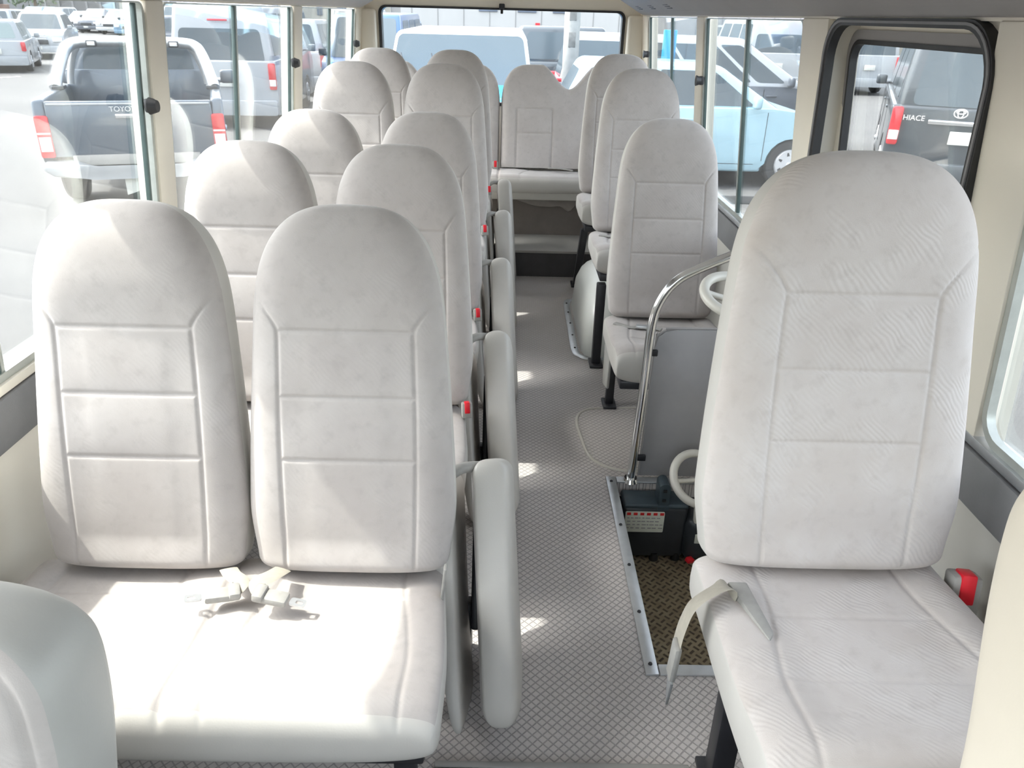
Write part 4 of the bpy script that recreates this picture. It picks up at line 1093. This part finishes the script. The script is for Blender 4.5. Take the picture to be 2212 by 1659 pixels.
bmesh.ops.bevel(bm, geom=[e_ for e_ in bm.edges if e_.calc_face_angle(0) > .8], offset=.05, segments=3, affect='EDGES'); bm_obj('spare_wheel', bm, M_TYRE, jp)
car('red and white car roof showing just behind the blue off-road car', 'car', 'suv', (-1.15, 17.4), PI, P_RED, 0, roof=P_WHITE)
car('dark estate car to the left, behind the red car roof', 'car', 'suv', (-1.0, 24.8), PI, P_DKGREY, 0)
pl = thing('concrete_pole', 'slim pale concrete pole standing behind the bus', 'pole', (.87, 12.2, GZ))
bm = bmesh.new(); bmesh.ops.create_cone(bm, segments=28, radius1=.12, radius2=.10, depth=7, cap_ends=True, matrix=Matrix.Translation((0, 0, 3.5))); bm_obj('pole_shaft', bm, M_POLE, pl)
bm = bmesh.new()
for z in (1.7, 2.05, 2.4): bm_box(bm, (.0, -.117 + .0029 * z, z), (.10, .01, .20), None, .004)
bm_obj('poster_scrap', bm, M_KERB, pl)
# left side: the pickup
pk = thing('pickup_truck', 'grey blue pickup truck with silver roll bar, seen from its back through the left window', 'pickup truck', (-3.84, 8.22, GZ), .34)
hw = .885
def tail_outline():
    return [(-hw + .10, .62), (hw - .10, .62), (hw - .11, .80), (hw - .10, 1.13), (-hw + .10, 1.13), (-hw + .11, .80)]
bm = bmesh.new(); bm_prism(bm, [(-.76, .60), (.76, .60), (.775, .85), (.765, 1.13), (-.765, 1.13), (-.775, .85)], 'y', -.02, .06, .012, 3); tg = bm_obj('tailgate', bm, P_PICK, pk)
bm = bmesh.new(); bm_box(bm, (0, -.03, .99), (.30, .02, .045), None, .008); bm_obj('tailgate_handle', bm, M_CHROME, tg)
bm = bmesh.new(); bm_box(bm, (0, -.024, 1.105), (1.50, .012, .02), None, .004); bm_obj('top_cap', bm, P_SILVER, tg)
lettering('TOYOTA', tg, (-.05, -.034, 1.055), (PI / 2, 0, 0), .07, M_CLEAR)
for s in (-1, 1):
    poly = arch_poly(1.85, .52, [(.04, .39)], [(-.90, .62), (-.92, .9), (-.90, 1.15), (.92, 1.15)])
    poly = [(p[0] + .91, p[1]) for p in poly]
    bm = bmesh.new(); bm_prism(bm, poly, 'x', s * .765, s * hw, .035, 3); bm_obj('bed_side', bm, P_PICK, pk, angle=35)
    bm = bmesh.new(); bm_prism(bm, rrect(*((.755, .60, hw - .004, 1.0) if s > 0 else (-hw + .004, .60, -.755, 1.0)), .02, 3), 'y', -.035, .12, .012, 3); tl = bm_obj('tail_light', bm, M_TAIL, pk)
    bm = bmesh.new(); bm_prism(bm, [(s * .765, .66), (s * (hw - .015), .66), (s * (hw - .015), .80), (s * .765, .80)], 'y', -.042, .02, .004); bm_obj('reversing_lamp', bm, M_CLEAR, tl)
    bm = bmesh.new(); bm_prism(bm, [(s * .76, .825), (s * (hw - .008), .825), (s * (hw - .008), .842), (s * .76, .842)], 'y', -.042, .02, .003); bm_obj('lamp_divider', bm, M_CLEAR, tl)
bm = bmesh.new(); bm_box(bm, (0, .90, .66), (1.54, 1.8, .06)); bm_obj('bed_floor', bm, M_DK, pk)
bm = bmesh.new(); bm_box(bm, (0, 1.80, 1.0), (1.60, .06, .62), None, .02); bm_obj('cab_rear_wall', bm, P_PICK, pk)
bp = [(-.86, .50), (-.78, .44), (-.42, .40), (.42, .40), (.78, .44), (.86, .50), (.86, .57), (.58, .575), (.40, .51), (-.40, .51), (-.58, .575), (-.86, .57)]
bm = bmesh.new(); bm_prism(bm, bp, 'y', -.20, .02, .025, 3); bm_obj('step_bumper', bm, P_SILVER, pk)
bm = bmesh.new(); bm_box(bm, (0, -.04, .57), (1.2, .05, .10), None, .01); bm_obj('bumper_step_pad', bm, M_STEP, pk)
bm = bmesh.new(); bm_prism(bm, [(-.16, .22), (.10, .30), (.16, .40), (-.16, .40)], 'y', -.12, -.11, .002); bm_obj('number_plate', bm, M_PLATE, pk)
# cab
body = [(1.82, .45), (1.90, .45)] + [(3.65 + .44 * math.cos(a), .39 + .44 * math.sin(a)) for a in np.linspace(PI - .1, .1, 12)] + [(4.48, .45), (4.55, .80), (4.4, .96), (3.45, 1.06), (1.82, 1.10)]
bm = bmesh.new(); bm_prism(bm, body, 'x', -hw, hw, .05, 3); bm_obj('cab_body', bm, P_PICK, pk, angle=35)
V = [(-.83, 1.82, 1.02), (.83, 1.82, 1.02), (.83, 3.65, 1.02), (-.83, 3.65, 1.02), (-.70, 1.92, 1.63), (.70, 1.92, 1.63), (.70, 2.95, 1.61), (-.70, 2.95, 1.61)]
QC[0] = 2.7
bm = bmesh.new(); vv = [bm.verts.new(v) for v in V]
for f in ((0, 3, 2, 1), (4, 5, 6, 7), (0, 1, 5, 4), (1, 2, 6, 5), (2, 3, 7, 6), (3, 0, 4, 7)): bm.faces.new([vv[i] for i in f])
bmesh.ops.bevel(bm, geom=list(bm.edges), offset=.08, segments=4, affect='EDGES'); bm_obj('cabin', bm, P_PICK, pk, angle=35)
QB = (V[0], V[1], V[5], V[4]); QL = (V[0], V[3], V[7], V[4]); QR = (V[1], V[2], V[6], V[5]); QF = (V[3], V[2], V[6], V[7])
bm = bmesh.new(); quad_panel(bm, QB, .10, .90, .14, .86, .08); bm_obj('rear_window', bm, M_CGLASS, pk)
bm = bmesh.new(); quad_panel(bm, QF, .07, .93, .08, .9, .07); bm_obj('windscreen', bm, M_CGLASS, pk)
for Q in (QL, QR):
    for (a, b) in ((.06, .42), (.46, .86)):
        bm = bmesh.new(); quad_panel(bm, Q, a, b, .14, .86, .06); bm_obj('side_window', bm, M_CGLASS, pk)
for s in (-1, 1):
    pth = smooth_path([(s * .82, 1.12, 1.16), (s * .795, 1.24, 1.28), (s * .735, 1.44, 1.47), (s * .665, 1.55, 1.575), (s * .50, 1.58, 1.61), (0, 1.58, 1.62)], 6)
    bm = bmesh.new(); bm_tube(bm, pth, .062, 14, sx=1, sy=1); bm_obj('roll_bar', bm, M_ALU, pk)
    pth = smooth_path([(s * .74, 1.66, 1.16), (s * .72, 1.65, 1.28), (s * .66, 1.62, 1.46), (s * .60, 1.60, 1.56)], 6)
    bm = bmesh.new(); bm_tube(bm, pth, .036, 12); bm_obj('roll_bar_stay', bm, M_ALU, pk)
    bm = bmesh.new(); bm_box(bm, (s * .79, 1.16, 1.165), (.12, .22, .04), None, .01); bm_obj('roll_bar_foot', bm, M_DK, pk)
    bm = bmesh.new(); bm_box(bm, (s * .43, 1.50, 1.60), (.11, .08, .065), None, .012); lp = bm_obj('bar_lamp', bm, M_DK, pk)
    bm = bmesh.new(); bm_box(bm, (s * .43, 1.457, 1.60), (.08, .012, .042), None, .006); bm_obj('lens', bm, M_CLEAR, lp)
    bm = bmesh.new(); bm_box(bm, (s * 1.00, 3.35, 1.12), (.20, .11, .18), None, .04, 3); bm_box(bm, (s * .90, 3.35, 1.06), (.10, .04, .04), None, .01); bm_obj('wing_mirror', bm, P_PICK, pk)
for wy in (.95, 3.65):
    for s in (-1, 1): wheel(pk, s * .77, wy, .39, .24)
bm = bmesh.new(); bm_box(bm, (0, 2.2, .48), (1.2, 3.8, .2), None, .03); bm_obj('underbody', bm, M_BLACK, pk)
# van and others behind the pickup
wv = car('tall white van behind the pickup truck, red brake light high on its back', 'van', 'hivan', (-5.35, 17.1), .10, P_WHITE, 1)
bm = bmesh.new(); bm_box(bm, (.0, -2.375, 1.80), (.34, .03, .035), None, .012); bm_obj('high_brake_light', bm, M_TAIL, wv)
car('silver minivan right behind the tall white van, window reflections on its side', 'minivan', 'minivan', (-5.75, 23.1), .10, P_SILVER, 0)
K = [('white van, first in the row behind the silver minivan', 'van', (-8.2, 28.9), P_WHITE), ('white van, second in the row behind the silver minivan', 'minivan', (-9.6, 35.2), P_WHITE),
     ('white van, third in the row behind the silver minivan', 'van', (-11.0, 41.6), P_WHITE), ('white van, farthest in the row behind the silver minivan', 'suv', (-12.8, 48.5), P_WHITE)]
for lb_, k_, p_, c_ in K: car(lb_, 'van', k_, p_, .15, c_, 0, group='white vans in a row behind the silver minivan', name='van')
car('white small car seen low through the third left window', 'car', 'hatch', (-5.0, 30.6), PI, P_WHITE, 0, glass=M_CGLASS2)
car('white van standing behind the small white car in the third left window', 'van', 'hivan', (-6.6, 37.2), PI, P_WHITE, 0)
car('navy blue van beside the rear left pillar', 'van', 'van', (-3.05, 19.4), PI, P_NAVY, 0)
car('steel blue minivan beside the navy van, farther off', 'minivan', 'minivan', (-3.7, 26.2), PI, P_MID, 0)
# far left
car('white station wagon at the left picture edge, red tail light towards the camera', 'car', 'wagon', (-16.5, 27.3), .42, P_WHITE, 1, glass=M_CGLASS2)
ws = car('white suv facing the camera behind the white station wagon', 'car', 'suv', (-18.9, 34.2), PI + .36, P_WHITE, 1)
bm = bmesh.new()
for k in range(3): bm_box(bm, (0, 2.35, .74 + k * .06), (.70, .02, .02), None, .004)
bm_obj('grille_bar', bm, M_CHROME, ws)
FAR2 = [('dark car, first of the cars standing beyond the white vans row', 'suv', (-13.4, 34.5), .15, P_DKGREY), ('white hatchback beyond the white vans row, under the far trees', 'hatch', (-16.6, 45.0), .15, P_WHITE), ('navy car standing beyond the white vans row, farthest of three', 'suv', (-19.0, 53.0), .15, P_NAVY)]
for lb_, k_, p_, rz_, c_ in FAR2: car(lb_, 'car', k_, p_, rz_, c_, 0, group='cars beyond the white vans')
FAR = [('white car behind the white suv, left of the brown stack', 'suv', (-25.5, 43.5), .1, P_WHITE), ('dark car at the very left picture edge, upper corner', 'suv', (-24.4, 37.5), PI, P_DKGREY),
       ('steel blue car, leftmost in the far row under the tree', 'suv', (-40.0, 72.0), PI, P_MID), ('white car, second from the left in the far row', 'suv', (-36.8, 69.0), PI, P_WHITE),
       ('white hatchback, third from the left in the far row', 'hatch', (-33.2, 66.0), PI, P_WHITE), ('dark grey car in the middle of the far row', 'suv', (-31.2, 64.5), PI, P_DKGREY),
       ('silver car in the far row, next to the dark grey one', 'suv', (-28.6, 62.5), PI, P_SILVER), ('steel blue car, nearest of the far row, by the window post', 'suv', (-25.2, 57.5), PI + .1, P_MID),
       ('silver van behind the far row of cars', 'van', (-34.5, 79.5), PI, P_SILVER), ('white van at the back above the far row of cars', 'van', (-30.0, 77.0), PI, P_WHITE)]
for lb_, k_, p_, rz_, c_ in FAR: car(lb_, 'car', k_, p_, rz_, c_, 0, group='parked cars far off on the left')
# brown stack of goods beyond the white suv
bs = thing('goods_stack', 'small brown stack of goods beyond the white suv', 'stack', (-34.6, 57.0, GZ))
bm = bmesh.new(); bm_box(bm, (0, 0, .9), (1.6, 1.2, 1.8), None, .05); bm_obj('crate', bm, noisy('brown_goods', (.20, .12, .09), .8, .3, 3), bs)
bm = bmesh.new(); bm_box(bm, (.1, 0, 2.0), (.9, .9, .4), None, .05); bm_obj('load', bm, M_DK, bs)

# ------------------------------------------------------------------ buildings and tree
def building(name, label, loc, size, m, rz=0):
    t = thing(name, label, 'building', (loc[0], loc[1], GZ), rz)
    bm = bmesh.new(); bm_box(bm, (0, size[1] / 2, size[2] / 2), size); bm_obj('wall', bm, m, t, smooth=False)
    bm = bmesh.new(); bm_box(bm, (0, size[1] / 2, size[2] + .1), (size[0] + .4, size[1] + .4, .2)); bm_obj('roof', bm, M_BLD2, t, smooth=False)
    return t
wb = building('white_building', 'long white clad building with small grey vents behind the bus', (5.0, 46), (22, 8, 9), M_BLD)
for x in (-6.29, -4.19, -2.3):
    bm = bmesh.new(); bm_box(bm, (x, -.03, 2.29), (1.0, .06, .35), None, .01); f = bm_obj('vent', bm, M_BWIN, wb)
bm = bmesh.new()
for k in range(16): bm_box(bm, (-10.4 + k * 1.4, -.006, 4.5), (.05, .012, 9))
bm_obj('panel_joint', bm, M_BLD2, wb)
bm = bmesh.new(); bm_box(bm, (-3.6, -.02, 1.5), (.24, .03, .24)); k_ = bm_obj('red_notice', bm, M_TAIL, wb)
bm = bmesh.new(); bmesh.ops.create_cone(bm, segments=24, radius1=.32, radius2=.32, depth=.05, cap_ends=True, matrix=Matrix.Translation((-1.75, -.05, 1.5)) @ Matrix.Rotation(PI / 2, 4, 'X')); bm_obj('round_sign', bm, M_RISER, wb)
cb = building('cream_building', 'cream building with grey windows, left of the white clad building', (-14.6, 56), (11, 8, 8), M_BLD3)
for (x, z, w_, h_) in ((3.6, 2.25, .9, .9), (4.9, 2.6, .6, .5), (5.0 - .9, 1.55, 1.5, .28), (2.0, 2.1, .35, .9), (-1.2, 2.3, 1.0, .8), (-3.2, 2.2, 1.2, 1.0)):
    bm = bmesh.new(); bm_box(bm, (x, -.02, z), (w_, .06, h_), None, .01); f = bm_obj('window', bm, M_BWIN, cb)
    bm = bmesh.new(); bm_box(bm, (x, -.06, z), (w_ + .02, .03, .04)); bm_box(bm, (x, -.06, z), (.04, .03, h_)); bm_obj('window_bar', bm, M_BLD2, f)
gb = building('grey_warehouse', 'long pale grey warehouse across the far left', (-52, 112), (110, 20, 9), M_BLD2)
bm = bmesh.new()
for k in range(60): bm_box(bm, (-54 + k * 1.8, -.05, 4.5), (.25, .1, 9))
bm_obj('wall_rib', bm, M_BLD, gb)
ob = building('white_shed', 'white ribbed shed behind the cars at the upper left corner', (-66, 92), (22, 8, 6), M_BLD)
bm = bmesh.new()
for k in range(22): bm_box(bm, (-10.5 + k, -.05, 3), (.12, .1, 6))
bm_obj('wall_rib', bm, M_BLD2, ob)
rb_ = building('right_hall', 'low white hall behind the vans on the right', (24, 60), (44, 10, 5.5), M_BLD3)
bm = bmesh.new()
for k in range(20): bm_box(bm, (-20 + k * 2.1, -.04, 1.9), (1.2, .08, .9))
bm_obj('window_row', bm, M_BWIN, rb_)
def tree(label, x, y, h, r):
    t = thing('tree', label, 'tree', (x, y, GZ), 0, 'trees beyond the car park')
    bm = bmesh.new(); bm_tube(bm, smooth_path([(0, 0, 0), (.1, .05, h * .3), (-.05, 0, h * .6)], 5), [.22 - .012 * k for k in range(11)], 8); bm_obj('trunk', bm, M_BARK, t)
    bm = bmesh.new(); rnd = random.Random(int(x * 7))
    for k in range(900):
        a = rnd.uniform(0, 2 * PI); cz = rnd.uniform(-1, 1); rr = r * (rnd.random() ** .4); q = math.sqrt(1 - cz * cz)
        c = Vector((rr * q * math.cos(a), rr * q * math.sin(a), h * .68 + cz * rr * .9)); s_ = rnd.uniform(.12, .26)
        e_ = Euler((rnd.uniform(0, 3), rnd.uniform(0, 3), rnd.uniform(0, 3))).to_matrix()
        vs = [bm.verts.new(c + e_ @ Vector(p) * s_) for p in ((-1, 0, 0), (0, -.5, .1), (1, 0, 0), (0, .5, .1))]; bm.faces.new(vs)
    bm_obj('crown', bm, M_LEAF, t, smooth=False)
tree('round green tree above the far row of cars, top left', -43.5, 78, 5.6, 2.9)
tree('pale green tree beyond the tall white van', -24.5, 80, 6.0, 3.0)
